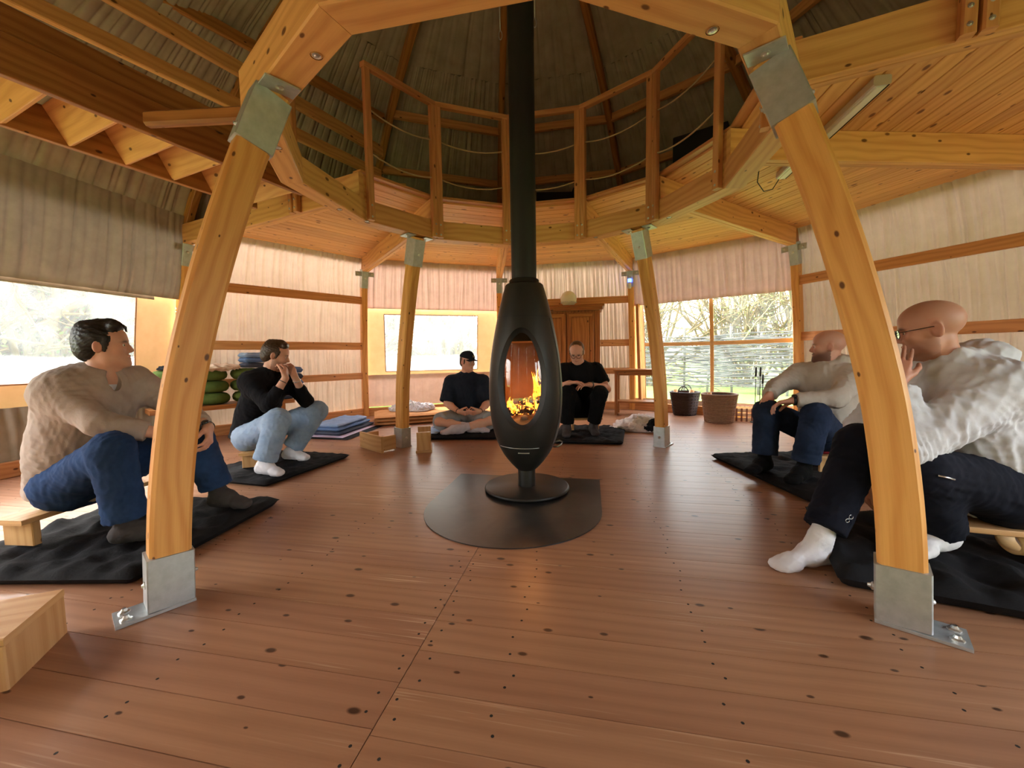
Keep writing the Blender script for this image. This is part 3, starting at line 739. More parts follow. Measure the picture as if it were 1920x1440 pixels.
# ------------------------------------------------------------------ soft solids: smooth unions on a grid, meshed with surface nets
class SDF:
    def __init__(s): s.p = []
    def cap(s, a, b, ra, rb, k=.02, op='u', cuts=None, sq=None):
        a, b = np.array(a, float), np.array(b, float); m = max(ra, rb)
        s.p.append(('c', (a, b, ra, rb, sq), np.minimum(a, b) - m, np.maximum(a, b) + m, k, op, cuts)); return s
    def ell(s, c, r, R=None, k=.02, op='u', cuts=None):
        c = np.array(c, float); r = np.array(r, float) if np.ndim(r) else np.array([r] * 3, float); R = np.eye(3) if R is None else np.array(R)
        m = np.abs(R) @ r
        s.p.append(('e', (c, r, R), c - m, c + m, k, op, cuts)); return s
    def chain(s, pts, rads, k=.02, **kw):
        for i in range(len(pts) - 1): s.cap(pts[i], pts[i + 1], rads[i], rads[i + 1], k, **kw)
        return s
    def field(s, h):
        us = [q for q in s.p if q[5] == 'u']
        lo = np.min([q[2] for q in us], 0) - 3 * h; hi = np.max([q[3] for q in us], 0) + 3 * h
        n = np.ceil((hi - lo) / h).astype(int) + 1
        F = np.full(n, .08, np.float32)
        ax = [lo[i] + h * np.arange(n[i]) for i in range(3)]
        for typ, a, l, u, k, op, cuts in s.p:
            m = k + 2.5 * h
            i0 = np.maximum(0, np.floor((l - m - lo) / h).astype(int)); i1 = np.minimum(n, np.ceil((u + m - lo) / h).astype(int) + 1)
            if np.any(i1 <= i0): continue
            X = ax[0][i0[0]:i1[0], None, None]; Y = ax[1][None, i0[1]:i1[1], None]; Z = ax[2][None, None, i0[2]:i1[2]]
            if typ == 'c':
                A, B, ra, rb, sq = a
                dx, dy, dz = X - A[0], Y - A[1], Z - A[2]; ab = B - A; L2 = max(1e-9, ab @ ab)
                t = np.clip((dx * ab[0] + dy * ab[1] + dz * ab[2]) / L2, 0, 1)
                ex, ey, ez = dx - t * ab[0], dy - t * ab[1], dz - t * ab[2]
                if sq is not None:
                    ax_, f = np.array(sq[0], float), sq[1]; ax_ = ax_ / np.linalg.norm(ax_)
                    w_ = (ex * ax_[0] + ey * ax_[1] + ez * ax_[2]) * (f - 1)
                    ex, ey, ez = ex + w_ * ax_[0], ey + w_ * ax_[1], ez + w_ * ax_[2]
                d = np.sqrt(ex * ex + ey * ey + ez * ez) - (ra + (rb - ra) * t)
            else:
                c, r, R = a; dx, dy, dz = X - c[0], Y - c[1], Z - c[2]
                q = [(dx * R[0, i] + dy * R[1, i] + dz * R[2, i]) for i in range(3)]
                k0 = np.sqrt(sum((q[i] / r[i]) ** 2 for i in range(3))); k1 = np.sqrt(sum((q[i] / r[i] ** 2) ** 2 for i in range(3))) + 1e-9
                d = k0 * (k0 - 1) / k1
            if cuts:
                for cp, cn in cuts:
                    cn = np.array(cn, float); cn = cn / np.linalg.norm(cn)
                    d = np.maximum(d, (X - cp[0]) * cn[0] + (Y - cp[1]) * cn[1] + (Z - cp[2]) * cn[2])
            sl = tuple(slice(i0[i], i1[i]) for i in range(3)); f = F[sl]
            if op == 'u':
                hh = np.maximum(k - np.abs(f - d), 0) / max(k, 1e-6); F[sl] = np.minimum(f, d) - hh * hh * k * .25
            else:
                d2 = -d; hh = np.maximum(k - np.abs(f - d2), 0) / max(k, 1e-6); F[sl] = np.maximum(f, d2) + hh * hh * k * .25
        return F, lo
    def net(s, h):
        F, lo = s.field(h); I = F < 0; n = np.array(F.shape)
        cnt = np.zeros(n - 1, np.int8)
        for a in (0, 1):
            for b in (0, 1):
                for c in (0, 1): cnt += I[a:n[0] - 1 + a, b:n[1] - 1 + b, c:n[2] - 1 + c]
        act = (cnt > 0) & (cnt < 8); ijk = np.argwhere(act)
        idx = np.full(act.shape, -1, np.int32); idx[act] = np.arange(len(ijk))
        cor = np.array([(a, b, c) for a in (0, 1) for b in (0, 1) for c in (0, 1)])
        val = np.stack([F[ijk[:, 0] + c[0], ijk[:, 1] + c[1], ijk[:, 2] + c[2]] for c in cor], 1)
        acc = np.zeros((len(ijk), 3)); num = np.zeros(len(ijk))
        for i in range(8):
            for j in range(i + 1, 8):
                if np.abs(cor[i] - cor[j]).sum() != 1: continue
                m = (val[:, i] < 0) != (val[:, j] < 0); t = val[:, i] / (val[:, i] - val[:, j] + 1e-12)
                P = cor[i] + t[:, None] * (cor[j] - cor[i]); acc += np.where(m[:, None], P, 0); num += m
        V = lo + h * (ijk + acc / num[:, None]); Q = []
        for d in range(3):
            e = [(1, 0, 0), (0, 1, 0), (0, 0, 1)][d]
            A = I[:n[0] - e[0], :n[1] - e[1], :n[2] - e[2]]; B = I[e[0]:, e[1]:, e[2]:]
            w_ = np.argwhere(A != B); u, v = [(1, 2), (2, 0), (0, 1)][d]
            w_ = w_[(w_[:, u] > 0) & (w_[:, v] > 0) & (w_[:, u] < n[u] - 1) & (w_[:, v] < n[v] - 1)]
            g = []
            for du, dv in ((0, 0), (1, 0), (1, 1), (0, 1)):
                c = w_.copy(); c[:, u] -= du; c[:, v] -= dv; g.append(idx[c[:, 0], c[:, 1], c[:, 2]])
            q = np.stack(g, 1); fl = A[w_[:, 0], w_[:, 1], w_[:, 2]]
            q[~fl] = q[~fl][:, ::-1]; Q.append(q)
        Q = np.concatenate(Q); Q = Q[(Q >= 0).all(1)]
        return V, Q
def np_mesh(name, V, Q, smooth=True):
    me = bpy.data.meshes.new(name); me.vertices.add(len(V)); me.vertices.foreach_set('co', np.asarray(V, np.float32).ravel())
    me.loops.add(Q.size); me.loops.foreach_set('vertex_index', Q.ravel().astype(np.int32))
    me.polygons.add(len(Q)); me.polygons.foreach_set('loop_start', np.arange(0, Q.size, 4, dtype=np.int32))
    me.update(calc_edges=True); set_smooth(me, smooth); return me
def vnormals(V, Q):
    a = V[Q[:, 2]] - V[Q[:, 0]]; b = V[Q[:, 3]] - V[Q[:, 1]]; fn = np.cross(a, b); N = np.zeros_like(V)
    for i in range(4): np.add.at(N, Q[:, i], fn)
    return N / (np.linalg.norm(N, axis=1, keepdims=True) + 1e-12)
def relax(V, Q, it=2, lam=.5):
    e = np.concatenate([Q[:, [0, 1]], Q[:, [1, 2]], Q[:, [2, 3]], Q[:, [3, 0]]]); n = len(V); deg = np.bincount(e[:, 0], minlength=n) + np.bincount(e[:, 1], minlength=n)
    for _ in range(it):
        S = np.zeros_like(V)
        for a in range(3): S[:, a] = np.bincount(e[:, 0], V[e[:, 1], a], n) + np.bincount(e[:, 1], V[e[:, 0], a], n)
        V = V + lam * (S / np.maximum(deg, 1)[:, None] - V)
    return V
def wrinkle(V, N, amp, wl, seed, ridged=True, n=9, stretch=None):
    r = np.random.RandomState(seed); d = np.zeros(len(V)); P = V.copy()
    if stretch is not None:
        ax, f = np.array(stretch[0], float), stretch[1]; ax = ax / np.linalg.norm(ax); P = P + ((P @ ax) * (f - 1))[:, None] * ax
    w_ = np.stack([np.sin(P @ r.normal(0, 1, 3) * 12 + r.uniform(0, 6)) for _ in range(3)], 1) * .02
    P = P + w_
    for i in range(n):
        k = r.normal(0, 1, 3); k /= np.linalg.norm(k); s = np.sin(P @ k * 2 * PI / (wl * r.uniform(.7, 1.8)) + r.uniform(0, 6))
        d += (1 - 2 * np.abs(s)) if ridged else s
    return V + N * (amp * d / math.sqrt(n))[:, None]
def crease(V, N, c, axis, wl, amp, sig, face=None):
    """rings of folds round a joint"""
    c = np.array(c, float); axis = np.array(axis, float); axis /= np.linalg.norm(axis); D = V - c; r2 = (D ** 2).sum(1)
    s = D @ axis; g = np.exp(-r2 / (2 * sig * sig))
    if face is not None:
        fv = np.array(face, float); fv /= np.linalg.norm(fv); g = g * np.clip(.35 + (N @ fv), 0, 1)
    q = np.cross(axis, [.3, .5, .8]); q /= np.linalg.norm(q); q2 = np.cross(axis, q); a, b = D @ q, D @ q2; sd = abs(hash((round(c[0], 3), round(c[2], 3)))) % 97
    ph = 1.6 * np.sin(a * 31 + sd) + 1.6 * np.sin(b * 27 + sd * 1.7) + 14 * a
    md = .5 + .5 * np.sin(a * 23 + b * 17 + sd * .7)
    w_ = np.sin(2 * PI * s / wl + ph); w_ = 1 - 1.7 * np.abs(w_) ** .7
    return V + N * (amp * .55 * g * md * w_)[:, None]
def soft(name, S, h, mat, parent=None, base=None, amp=0, wl=.06, seed=1, creases=(), smooth_it=1, tint=None, stretch=None):
    V, Q = S.net(h); V = relax(V, Q, smooth_it)
    if amp or creases:
        N = vnormals(V, Q)
        if amp: V = wrinkle(V, N, amp, wl, seed, stretch=stretch)
        for c in creases: V = crease(V, N, *c)
    b = np.array(base if base is not None else (world_loc(parent) if parent is not None else V.mean(0)), float)
    me = np_mesh(name, V - b, Q)
    if tint is not None:
        col = tint(V); a = me.color_attributes.new('tint', 'FLOAT_COLOR', 'POINT'); a.data.foreach_set('color', np.concatenate([col, np.ones((len(V), 1))], 1).astype(np.float32).ravel())
    return link(name, me, parent, mat, Vector(b))
# ------------------------------------------------------------------ people
t = NT('skin'); at = t.n('Attribute'); at.attribute_name = 'tint'; tc = t.n('TexCoord')
nz = t.noise(tc.outputs['Object'], 38, 4.0, .6); c = t.mix(t.math('MULTIPLY', nz, .22), at.outputs['Color'], srgb(150, 82, 62))
nm = t.bump(t.noise(tc.outputs['Object'], 420, 3.0), .08, .002)
M['skin'] = t.done(t.principled(c, .5, 0, nm, .35, **{'Subsurface Weight': .12, 'Subsurface Radius': (.6, .25, .12), 'Subsurface Scale': .02}))
M['hair_black'] = None
def hair_mat(name, c0, c1):
    t = NT(name); tc = t.n('TexCoord'); mp = t.n('Mapping'); t.set(mp.inputs[0], tc.outputs['Object']); mp.inputs['Scale'].default_value = (150, 40, 150)
    nz = t.noise(mp.outputs[0], 1.0, 4.0, .65, .8); nm = t.bump(nz, .5, .003)
    return t.done(t.principled(t.ramp(nz, [(.3, c0), (.75, c1)]), .42, 0, nm, .4))
M['hair_black'] = hair_mat('hair_black', srgb(14, 12, 11), srgb(46, 38, 34))
M['hair_brown'] = hair_mat('hair_brown', srgb(34, 22, 14), srgb(88, 62, 42))
M['hair_light'] = hair_mat('hair_light_brown', srgb(52, 34, 20), srgb(120, 84, 52))
M['eye'] = plain('eye_white', srgb(225, 218, 210), .15, var=.03)
M['iris'] = plain('iris', srgb(40, 26, 18), .15)
def nv(v): v = np.array(v, float); return v / np.linalg.norm(v)
def head_frame(fwd, up=(0, 0, 1)):
    f = nv(fwd); u = np.array(up, float); u = nv(u - f * (u @ f)); s = np.cross(f, u)     # s = the person's right
    return np.stack([s, f, u], 1)              # columns: right, forward, up
SKIN = np.array(srgb(216, 164, 138)[:3])
def add_head(S, c, R, sc=1.0):
    c = np.array(c, float); T = lambda p: c + R @ (np.array(p) * sc)
    E = lambda p, r, k=.02, op='u', RR=None: S.ell(T(p), np.array(r) * sc, R if RR is None else R @ RR, k * sc, op)
    E((0, -.014, .036), (.0735, .094, .080)); E((0, .026, -.022), (.060, .062, .086), .03); E((0, .012, .05), (.068, .078, .062), .03)
    E((0, .046, -.074), (.043, .042, .036), .025); E((0, .076, -.096), (.022, .020, .019), .022)
    for s in (-1, 1):
        E((s * .043, .012, -.058), (.020, .034, .036), .03); E((s * .041, .062, -.018), (.024, .022, .020), .025)
        E((s * .026, .078, .024), (.024, .013, .009), .016)
    S.cap(T((0, .086, .014)), T((0, .103, -.024)), .008 * sc, .011 * sc, .012 * sc)
    for s in (-1, 1): E((s * .010, .094, -.030), (.009, .010, .008), .008)
    for s in (-1, 1): E((s * .031, .094, .004), (.018, .014, .0105), .016, 's')
    for s in (-1, 1): S.cap(T((s * .019, .0835, .0105)), T((s * .045, .074, .0085)), .0045 * sc, .004 * sc, .006 * sc); S.cap(T((s * .020, .082, -.0055)), T((s * .043, .0745, -.005)), .004 * sc, .004 * sc, .006 * sc)
    E((0, .0868, -.0550), (.024, .011, .0065), .008); E((0, .0852, -.0672), (.021, .011, .0078), .008)
    S.cap(T((-.022, .095, -.061)), T((.022, .095, -.061)), .0035 * sc, .0035 * sc, .006 * sc, 's')
    for s in (-1, 1):
        a = s * .28; RR = np.array([[math.cos(a), -math.sin(a), 0], [math.sin(a), math.cos(a), 0], [0, 0, 1]])
        E((s * .078, -.010, -.004), (.009, .019, .031), .010, 'u', RR); E((s * .087, -.004, .0), (.006, .010, .018), .008, 's', RR)
    return T
def head_tint(c, R, sc, V, col, beard=None, scalp=None):
    P = (V - np.array(c)) @ R / sc; x, y, z = P[:, 0], P[:, 1], P[:, 2]
    near = (np.abs(P).max(1) < .16)
    lip = np.exp(-((x / .023) ** 2 + ((z + .061) / .0095) ** 2) ** 2) * (y > .07) * near
    red = (np.exp(-(((np.abs(x) - .045) / .022) ** 2 + ((z + .02) / .022) ** 2)) * (y > .03) * .5 + np.exp(-((x / .014) ** 2 + ((z + .028) / .016) ** 2)) * (y > .085) * .7
           + (np.abs(x) > .076) * (np.abs(y + .01) < .03) * (np.abs(z) < .045) * .8) * near
    col = col * (1 - .28 * red[:, None]) + np.array(srgb(196, 104, 84)[:3]) * .28 * red[:, None]
    col = col * (1 - .55 * lip[:, None]) + np.array(srgb(170, 84, 74)[:3]) * .55 * lip[:, None]
    brow = np.exp(-(((np.abs(x) - .03) / .020) ** 2) ** 2 - ((z - .022 + .12 * (np.abs(x) - .03) ** 2 / .02) / .006) ** 2) * (y > .06) * near
    bc = np.array(srgb(42, 28, 20)[:3]); bw = 0 if brow is None else .8
    col = col * (1 - bw * brow[:, None]) + bc * bw * brow[:, None]
    if beard is not None:
        m = 1 / (1 + np.exp((z + .042 - .35 * np.clip(.05 - y, -.03, .06)) / .007)) * (y > -.012) * near * (z > -.135) * (1 - .9 * lip)
        mus = np.exp(-((x / .03) ** 2) ** 2 - ((z + .047) / .006) ** 2) * (y > .07) * near
        m = np.clip(m + mus, 0, 1) * beard[1]
        col = col * (1 - m[:, None]) + np.array(beard[0][:3]) * m[:, None]
    if scalp is not None:
        m = 1 / (1 + np.exp(-(z - .035 + .75 * (y - .02)* -1 * -1) / .02)) * 0 + (1 / (1 + np.exp((y * .8 - z + .02) / .012))) * near * (z > -.07)
        col = col * (1 - scalp[1] * m[:, None]) + np.array(scalp[0][:3]) * scalp[1] * m[:, None]
    return col
FING = [(.026, .082, (.042, .026, .021), .0088), (.005, .088, (.046, .029, .022), .009), (-.016, .083, (.042, .027, .021), .0086), (-.035, .073, (.033, .020, .018), .0076)]
def add_hand(S, wr, fwd, palm, right, curl=(.4, .6, .4), spread=.06, sc=1.0, thumb=(.5, .35), curls=None):
    """wr wrist, fwd knuckle direction, palm = direction the palm faces; right = right hand"""
    f = nv(fwd); p = np.array(palm, float); p = nv(p - f * (p @ f)); s = np.cross(f, p) * (1 if right else -1)   # s points to the thumb side
    s = s * (1 if True else 1); wr = np.array(wr, float)
    T = lambda x, y, z: wr + sc * (s * x + f * y + p * z)
    for i, (x, ky, ln, r) in enumerate(FING):
        S.cap(T(x * .55, .012, 0), T(x, ky, -.003), .0135 * sc, .0115 * sc, .014 * sc)
        cc = curls[i] if curls else curl
        a = 0.0; P = np.array([x, ky, -.003]); sp = (x / .04) * spread
        for j in range(3):
            a += cc[j]; d = np.array([math.sin(sp) * math.cos(a), math.cos(sp) * math.cos(a), math.sin(a)]); Q = P + d * ln[j]
            S.cap(T(*P), T(*Q), (r - .0006 * j) * sc, (r - .0006 * (j + 1)) * sc, .003 * sc); P = Q
    # thumb from the side of the palm
    P0 = (.022, .022, .006); P1 = (.045, .05, .006 + .02 * thumb[1]); d = nv((.5 * thumb[0] + .1, .8, thumb[1])); P2 = np.array(P1) + d * .034; d2 = nv((.25 * thumb[0] - .1, .8, thumb[1] + .25)); P3 = P2 + d2 * .028
    S.cap(T(*P0), T(*P1), .016 * sc, .0125 * sc, .014 * sc); S.cap(T(*P1), T(*P2), .0115 * sc, .0105 * sc, .006 * sc); S.cap(T(*P2), T(*P3), .0105 * sc, .009 * sc, .004 * sc)
def lerp(a, b, t): return np.array(a, float) * (1 - t) + np.array(b, float) * t
def add_foot(S, an, toe, ground, r=.038, k=.03, up=.10, shin=None, pad=0.0, fs=1.0):
    an, toe = np.array(an, float), np.array(toe, float); d = toe - an; d[2] = 0; L = np.linalg.norm(d); d = d / L
    cut = [((0, 0, ground), (0, 0, -1))]; heel = an - d * .035; heel[2] = ground + r * .9; ball = an + d * .125 * fs; ball[2] = ground + .026; tip = an + d * .185 * fs; tip[2] = ground + .020
    mid = an + d * .05; mid[2] = ground + .055; sd = np.cross(d, [0, 0, 1])
    S.cap(heel, (mid[0], mid[1], ground + .04), r + pad, r + pad, k, cuts=cut); S.cap((an[0], an[1], an[2]), mid, .040 + pad, .036 + pad, k, cuts=cut)
    S.cap(mid, ball, .036 + pad, .030 + pad, k, cuts=cut); 
    for q in (-.024, .0, .024): S.cap(ball + sd * q * .8, tip + sd * q - d * abs(q - .01) * .6, .026 + pad, .018 + pad, .02, cuts=cut)
def person(label, J, head, hands, top, legs, ground=.05, ground2=None, skin=None, girth=1.0, bulk=1.0, hair=None, h=.0048, beard=None, scalp=None, group=None, socks=None, eyes=True, hsc=1.0, fs=1.0):
    J = {k: np.array(v, float) for k, v in J.items()}; col = SKIN if skin is None else np.array(skin[:3])
    base = (J['pel'][0], J['pel'][1], ground)
    e = empty('person', base, label, 'person', group)
    hc, R = J['head'], head_frame(head['fwd'], head.get('up', (0, 0, 1)))
    g = girth; side = nv(J['shR'] - J['shL']); hs = nv(J['hipR'] - J['hipL']); spine = nv(J['neck'] - J['pel']); front = nv(np.cross(spine, side)) * 1.0
    # ---- body
    S = SDF(); T = add_head(S, hc, R, hsc)
    S.cap(T((0, -.024, -.045)), J['neck'] - spine * .02, .051, .060, .012); S.cap(J['neck'], J['che'], .07, .10, .05)
    S.cap(J['che'], J['pel'], .105 * g, .10 * g, .05); S.cap(J['shR'], J['shL'], .048, .048, .05)
    am_ = .84 if top.get('sleeve', 1) > .5 else 1.0
    for q in 'RL':
        sh, el, wr = J['sh' + q], J['el' + q], J['wr' + q]; fa = lerp(el, wr, .3)
        S.chain([sh, lerp(sh, el, .45), el, fa, wr], [x * am_ for x in (.050 * bulk, .049 * bulk, .040 * bulk, .042 * bulk)] + [.0275], .025)
        hip, kn, an = J['hip' + q], J['kn' + q], J['an' + q]
        S.chain([hip, kn, lerp(kn, an, .35), an], [.075, .050, .048, .034], .03); add_foot(S, an, J["to" + q], ground2[q] if ground2 else ground, .030, fs=fs)
        if hands.get(q): H = hands[q]; add_hand(S, wr, right=(q == 'R'), **H)
    def tint(V):
        cc = np.repeat(col[None], len(V), 0)
        for q in 'RL':
            d = np.linalg.norm(V - (J['wr' + q] + nv(hands[q]['fwd']) * .09), axis=1) if hands.get(q) else np.full(len(V), 9.); m = np.exp(-(d / .06) ** 2)[:, None] * .25; cc = cc * (1 - m) + np.array(srgb(196, 112, 92)[:3]) * m
        return head_tint(hc, R, hsc, V, cc, beard, scalp)
    soft('body', S, h, M['skin'], e, base, tint=tint, smooth_it=1)
    if eyes:
        for s in (-1, 1):
            ey = link('eye', lathe_mb([(.0122 * math.sin(a), -.0122 * math.cos(a)) for a in np.linspace(0, PI, 9)], 14).mesh('eye', True), e, M['eye'], Vector(T((s * .031, .0735, .0025))))
            link('iris', lathe_mb([(.0001, .0128), (.0055, .0112), (.006, .0095)], 12).mesh('iris', True), ey, M['iris'], Vector(T((s * .031, .0735, .0025))), Matrix((R[:, 0], -R[:, 2], nv(R[:, 1] + .15 * head.get('gaze', 0) * R[:, 0]))).transposed())
    # ---- top
    tp = top; S = SDF(); o = tp.get('ease', .02); r = tp.get('arm', .058) * bulk; k = .045
    belly = tp.get('belly', 1.0)
    hem = J['pel'] + spine * tp.get('hem', .02); chest = J['che'] - spine * .03
    sqf = tp.get('flat', 1.32)
    S.cap(lerp(J['neck'], J['che'], .75), lerp(chest, hem, .5), .155 * g + o, .150 * g * belly + o, k, sq=(front, sqf))
    S.cap(lerp(chest, hem, .45), hem - spine * .03, .150 * g * belly + o, .155 * g * belly + o, k, sq=(front, sqf), cuts=[(hem - spine * .04, -spine)])
    S.cap(J['shR'] - side * .02, J['shL'] + side * .02, .066 + o * .6, .066 + o * .6, .06); S.cap(J['neck'] - spine * .03, J['che'], .085, .12, .06)
    cr = []
    for q in 'RL':
        sh, el, wr = J['sh' + q], J['el' + q], J['wr' + q]; se = tp.get('sleeve', 1.0)   # 1 = to the wrist, .5 = elbow
        if se > .5:
            t2 = (se - .5) * 2; end = lerp(el, wr, t2); dr = nv(wr - el)
            S.cap(sh, el, r + .010 + o * .4, r, .07); S.cap(el, end + dr * .03, r, r * .74 + (.006 if tp.get('cuff') else .0), .03, cuts=[(end, dr)])
            cr.append((el, nv(wr - sh), .042, tp.get('cr', .006), .075)); cr.append((lerp(el, end, .75), dr, .03, tp.get('cr', .006) * .5, .05)); cr.append((lerp(sh, el, .3), nv(el - sh), .05, tp.get('cr', .006) * .8, .08))
        else:
            end = lerp(sh, el, se * 2); dr = nv(el - sh)
            S.cap(sh, end + dr * .05, r + .014 + o * .4, r + tp.get('flare', .02), .035, cuts=[(end, dr)]); cr.append((lerp(sh, end, .6), dr, .06, .004, .08))
    if tp.get('collar'): S.cap(J['neck'] - spine * .005, J['neck'] + spine * .022, .070, .066, .012, cuts=[(J['neck'] + spine * .026, spine)])
    S.cap(J['neck'] + spine * .0, J['neck'] + spine * .2, .056, .056, .012, 's') if not tp.get('hood') else None
    if tp.get('vneck'):
        vf = nv(tp['vneck']); S.ell(J['neck'] + vf * .085 - spine * .035, (.030, .030, .062), head_frame(vf), .012, 's')
        c0 = J['neck'] - spine * .004; s3 = np.cross(vf, spine); pts_ = [c0 - vf * .062 * math.cos(a) + s3 * .066 * math.sin(a) - spine * (.018 * (1 - math.cos(a)) / 2) for a in np.linspace(-2.5, 2.5, 15)]
        for a_, b_ in zip(pts_[:-1], pts_[1:]): S.cap(a_, b_, .013, .013, .008); S.cap(a_ + spine * .016, b_ + spine * .016, .010, .010, .008)
    if tp.get('hood'):
        b = -front if (front @ (hc - J['neck'])) > -9 else front
        fw = np.array(head['fwd'], float); fw[2] = 0; body_f = nv(tp.get('facing', fw))
        nb = J['neck'] + np.array([0, 0, tp.get('hoodlift', .03)]); hq = tp.get('hoodsize', 1.0); bk = nb - body_f * .105 * hq + np.array([0, 0, .02 * hq - .03]); dn = nb - body_f * .14 * hq - np.array([0, 0, .12]); s2 = np.cross(body_f, [0, 0, 1.])
        for sgn in (-1, 1):
            S.cap(nb + body_f * .085 - np.array([0, 0, .06]) + s2 * sgn * .022, nb + s2 * sgn * .085 + np.array([0, 0, .02]), .022, .030, .012)
            S.cap(nb + s2 * sgn * .085 + np.array([0, 0, .02]), bk + s2 * sgn * .05, .030, .050, .014)
        S.cap(bk + s2 * .06, bk - s2 * .06, .054 * hq, .054 * hq, .016); S.cap(bk, dn, .060 * hq, .05 * hq, .03)
    cr.append((lerp(J['che'], J['pel'], .8), spine, .055, tp.get('cr', .006), .16))
    ob = soft(tp.get('name', 'sweater'), S, tp.get('h', .0075), tp['mat'], e, base, tp.get('amp', .0022), .075, tp.get('seed', 3), cr)
    # ---- legs
    lg = legs; S = SDF(); o = lg.get('ease', .014); cr = []
    S.cap(J['hipR'], J['hipL'], .118 * g, .118 * g, .05); S.cap(J['pel'] + spine * .09, J['pel'], .125 * g, .13 * g, .06, sq=(front, 1.2))
    for q in 'RL':
        hip, kn, an = J['hip' + q], J['kn' + q], J['an' + q]; en = lg.get('end', .93)
        if en > .5: end = lerp(kn, an, (en - .5) * 2); dr = nv(an - kn)
        else: end = lerp(hip, kn, en * 2); dr = nv(kn - hip)
        t0, t1, t2 = lg.get('r', (.098, .072, .062))
        if en > .5:
            S.cap(hip, kn, t0 * g + o * .5, t1 + o * .6, .05); S.cap(kn, end + dr * .03, t1 + o * .6, t2 + o, .03, cuts=[(end, dr)])
            cr.append((kn, nv(an - hip), .045, lg.get('cr', .007), .08)); cr.append((lerp(kn, end, .85), dr, .035, lg.get('cr', .007) * .8, .06)); cr.append((lerp(hip, kn, .25), nv(kn - hip), .05, lg.get('cr', .007), .10))
        else: S.cap(hip, end + dr * .03, t0 * g + o, t1 + o, .05, cuts=[(end, dr)]); cr.append((lerp(hip, end, .6), dr, .05, .006, .1))
    soft(lg.get('name', 'jeans'), S, lg.get('h', .0075), lg['mat'], e, base, lg.get('amp', .002), .07, 5, cr)
    # ---- socks
    if socks is not None:
        for q in 'RL':
            an, kn = J['an' + q], J['kn' + q]; S = SDF(); add_foot(S, an, J["to" + q], ground2[q] if ground2 else ground, .040, pad=.004, fs=fs)
            top_ = lerp(an, kn, socks.get('up', .28)); S.cap(an, top_ + nv(kn - an) * .03, .042, .048, .03, cuts=[(top_, nv(kn - an))])
            soft('sock', S, .006, socks['mat'] if not isinstance(socks['mat'], dict) else socks['mat'][q], e, base, .001, .04, 4, [(an, nv(kn - an), .02, .003, .05)])
    # ---- hair
    if hair: hair(e, T, R, hc, hsc, base)
    return e, T, R
def hair_shell(e, T, R, base, mat, sc, prims, line, h=.004, amp=.0012, seed=3, name='hair', extra=None):
    """prims: (centre, radii) in head space; line: list of (point, normal) cuts in head space"""
    S = SDF(); cuts = [(T(p), R @ np.array(n, float)) for p, n in line]
    for c, r in prims: S.ell(T(c), np.array(r) * sc, R, .02, cuts=cuts)
    if extra: extra(S)
    return soft(name, S, h, mat, e, base, amp, .02, seed, stretch=(R[:, 1], .25))
def short_hair(mat, vol=.0, quiff=.0, back=.0):
    def f(e, T, R, hc, sc, base):
        pr = [((0, -.016, .040), (.080 + vol, .099 + vol, .083 + vol)), ((0, -.055, -.01), (.066 + vol, .058 + vol, .066))]
        ln = [((0, .078, .066), (0, .78, -.62)), ((0, -.03, -.078), (0, .1, -1))]
        def ex(S):
            if quiff: S.cap(T((-.045, .055, .098 + quiff * .3)), T((.045, .055, .098 + quiff * .3)), .020 + quiff * .4, .020 + quiff * .4, .02); S.cap(T((0, .02, .112 + quiff * .3)), T((0, -.06, .100)), .03 + quiff * .3, .03, .03)
            for s in (-1, 1): S.cap(T((s * .070, .022, .03)), T((s * .071, .012, -.018)), .0105, .007, .012)
        hair_shell(e, T, R, base, mat, sc, pr, ln, extra=ex)
    return f
def az_dir(az, pitch=0.0):
    a, p = math.radians(az), math.radians(pitch); return (math.sin(a) * math.cos(p), math.cos(a) * math.cos(p), math.sin(p))
M['knit_taupe'] = cloth('knit_taupe', srgb(176, 158, 146), srgb(162, 144, 132), weave=500, bump=.4)
M['denim'] = cloth('denim_blue', srgb(42, 64, 102), srgb(31, 48, 80), weave=1100, bump=.35, scale=9)
M['denim_light'] = cloth('denim_light', srgb(150, 166, 186), srgb(128, 146, 170), weave=1100, bump=.35, scale=9)
M['denim_dark'] = cloth('denim_dark', srgb(40, 52, 76), srgb(26, 35, 54), weave=1100, bump=.35, scale=7)
M['black_knit'] = cloth('black_knit', srgb(24, 22, 25), srgb(17, 16, 18), weave=600, bump=.35)
M['black_tee'] = cloth('black_tee', srgb(18, 17, 19), srgb(13, 12, 14), weave=900, bump=.3)
M['navy_tee'] = cloth('navy_tee', srgb(36, 41, 52), srgb(28, 32, 42), weave=900, bump=.3)
M['grey_sweat'] = cloth('grey_sweat', srgb(158, 158, 158), srgb(140, 140, 142), weave=700, bump=.35)
M['hoodie_beige'] = cloth('hoodie_beige', srgb(186, 176, 164), srgb(172, 160, 148), weave=700, bump=.35)
M['hoodie_white'] = cloth('hoodie_white', srgb(204, 202, 204), srgb(190, 188, 191), weave=700, bump=.35)
M['navy_jogger'] = cloth('navy_jogger', srgb(20, 21, 32), srgb(14, 15, 24), weave=900, bump=.3)
M['black_trouser'] = cloth('black_trouser', srgb(15, 14, 16), srgb(10, 10, 11), weave=900, bump=.3)
M['sock_grey'] = cloth('sock_grey', srgb(72, 66, 66), srgb(60, 55, 56), weave=500, bump=.4)
M['sock_white'] = cloth('sock_white', srgb(222, 216, 216), srgb(206, 200, 202), weave=500, bump=.4)
M['sock_black'] = cloth('sock_black', srgb(20, 19, 21), weave=500, bump=.4)
M['sock_lilac'] = cloth('sock_lilac', srgb(204, 190, 196), weave=500, bump=.4)
M['watch'] = plain('watch_band', (.012, .012, .013, 1), .4)
M['silver'] = plain('silver', (.7, .7, .72, 1), .25, .95)
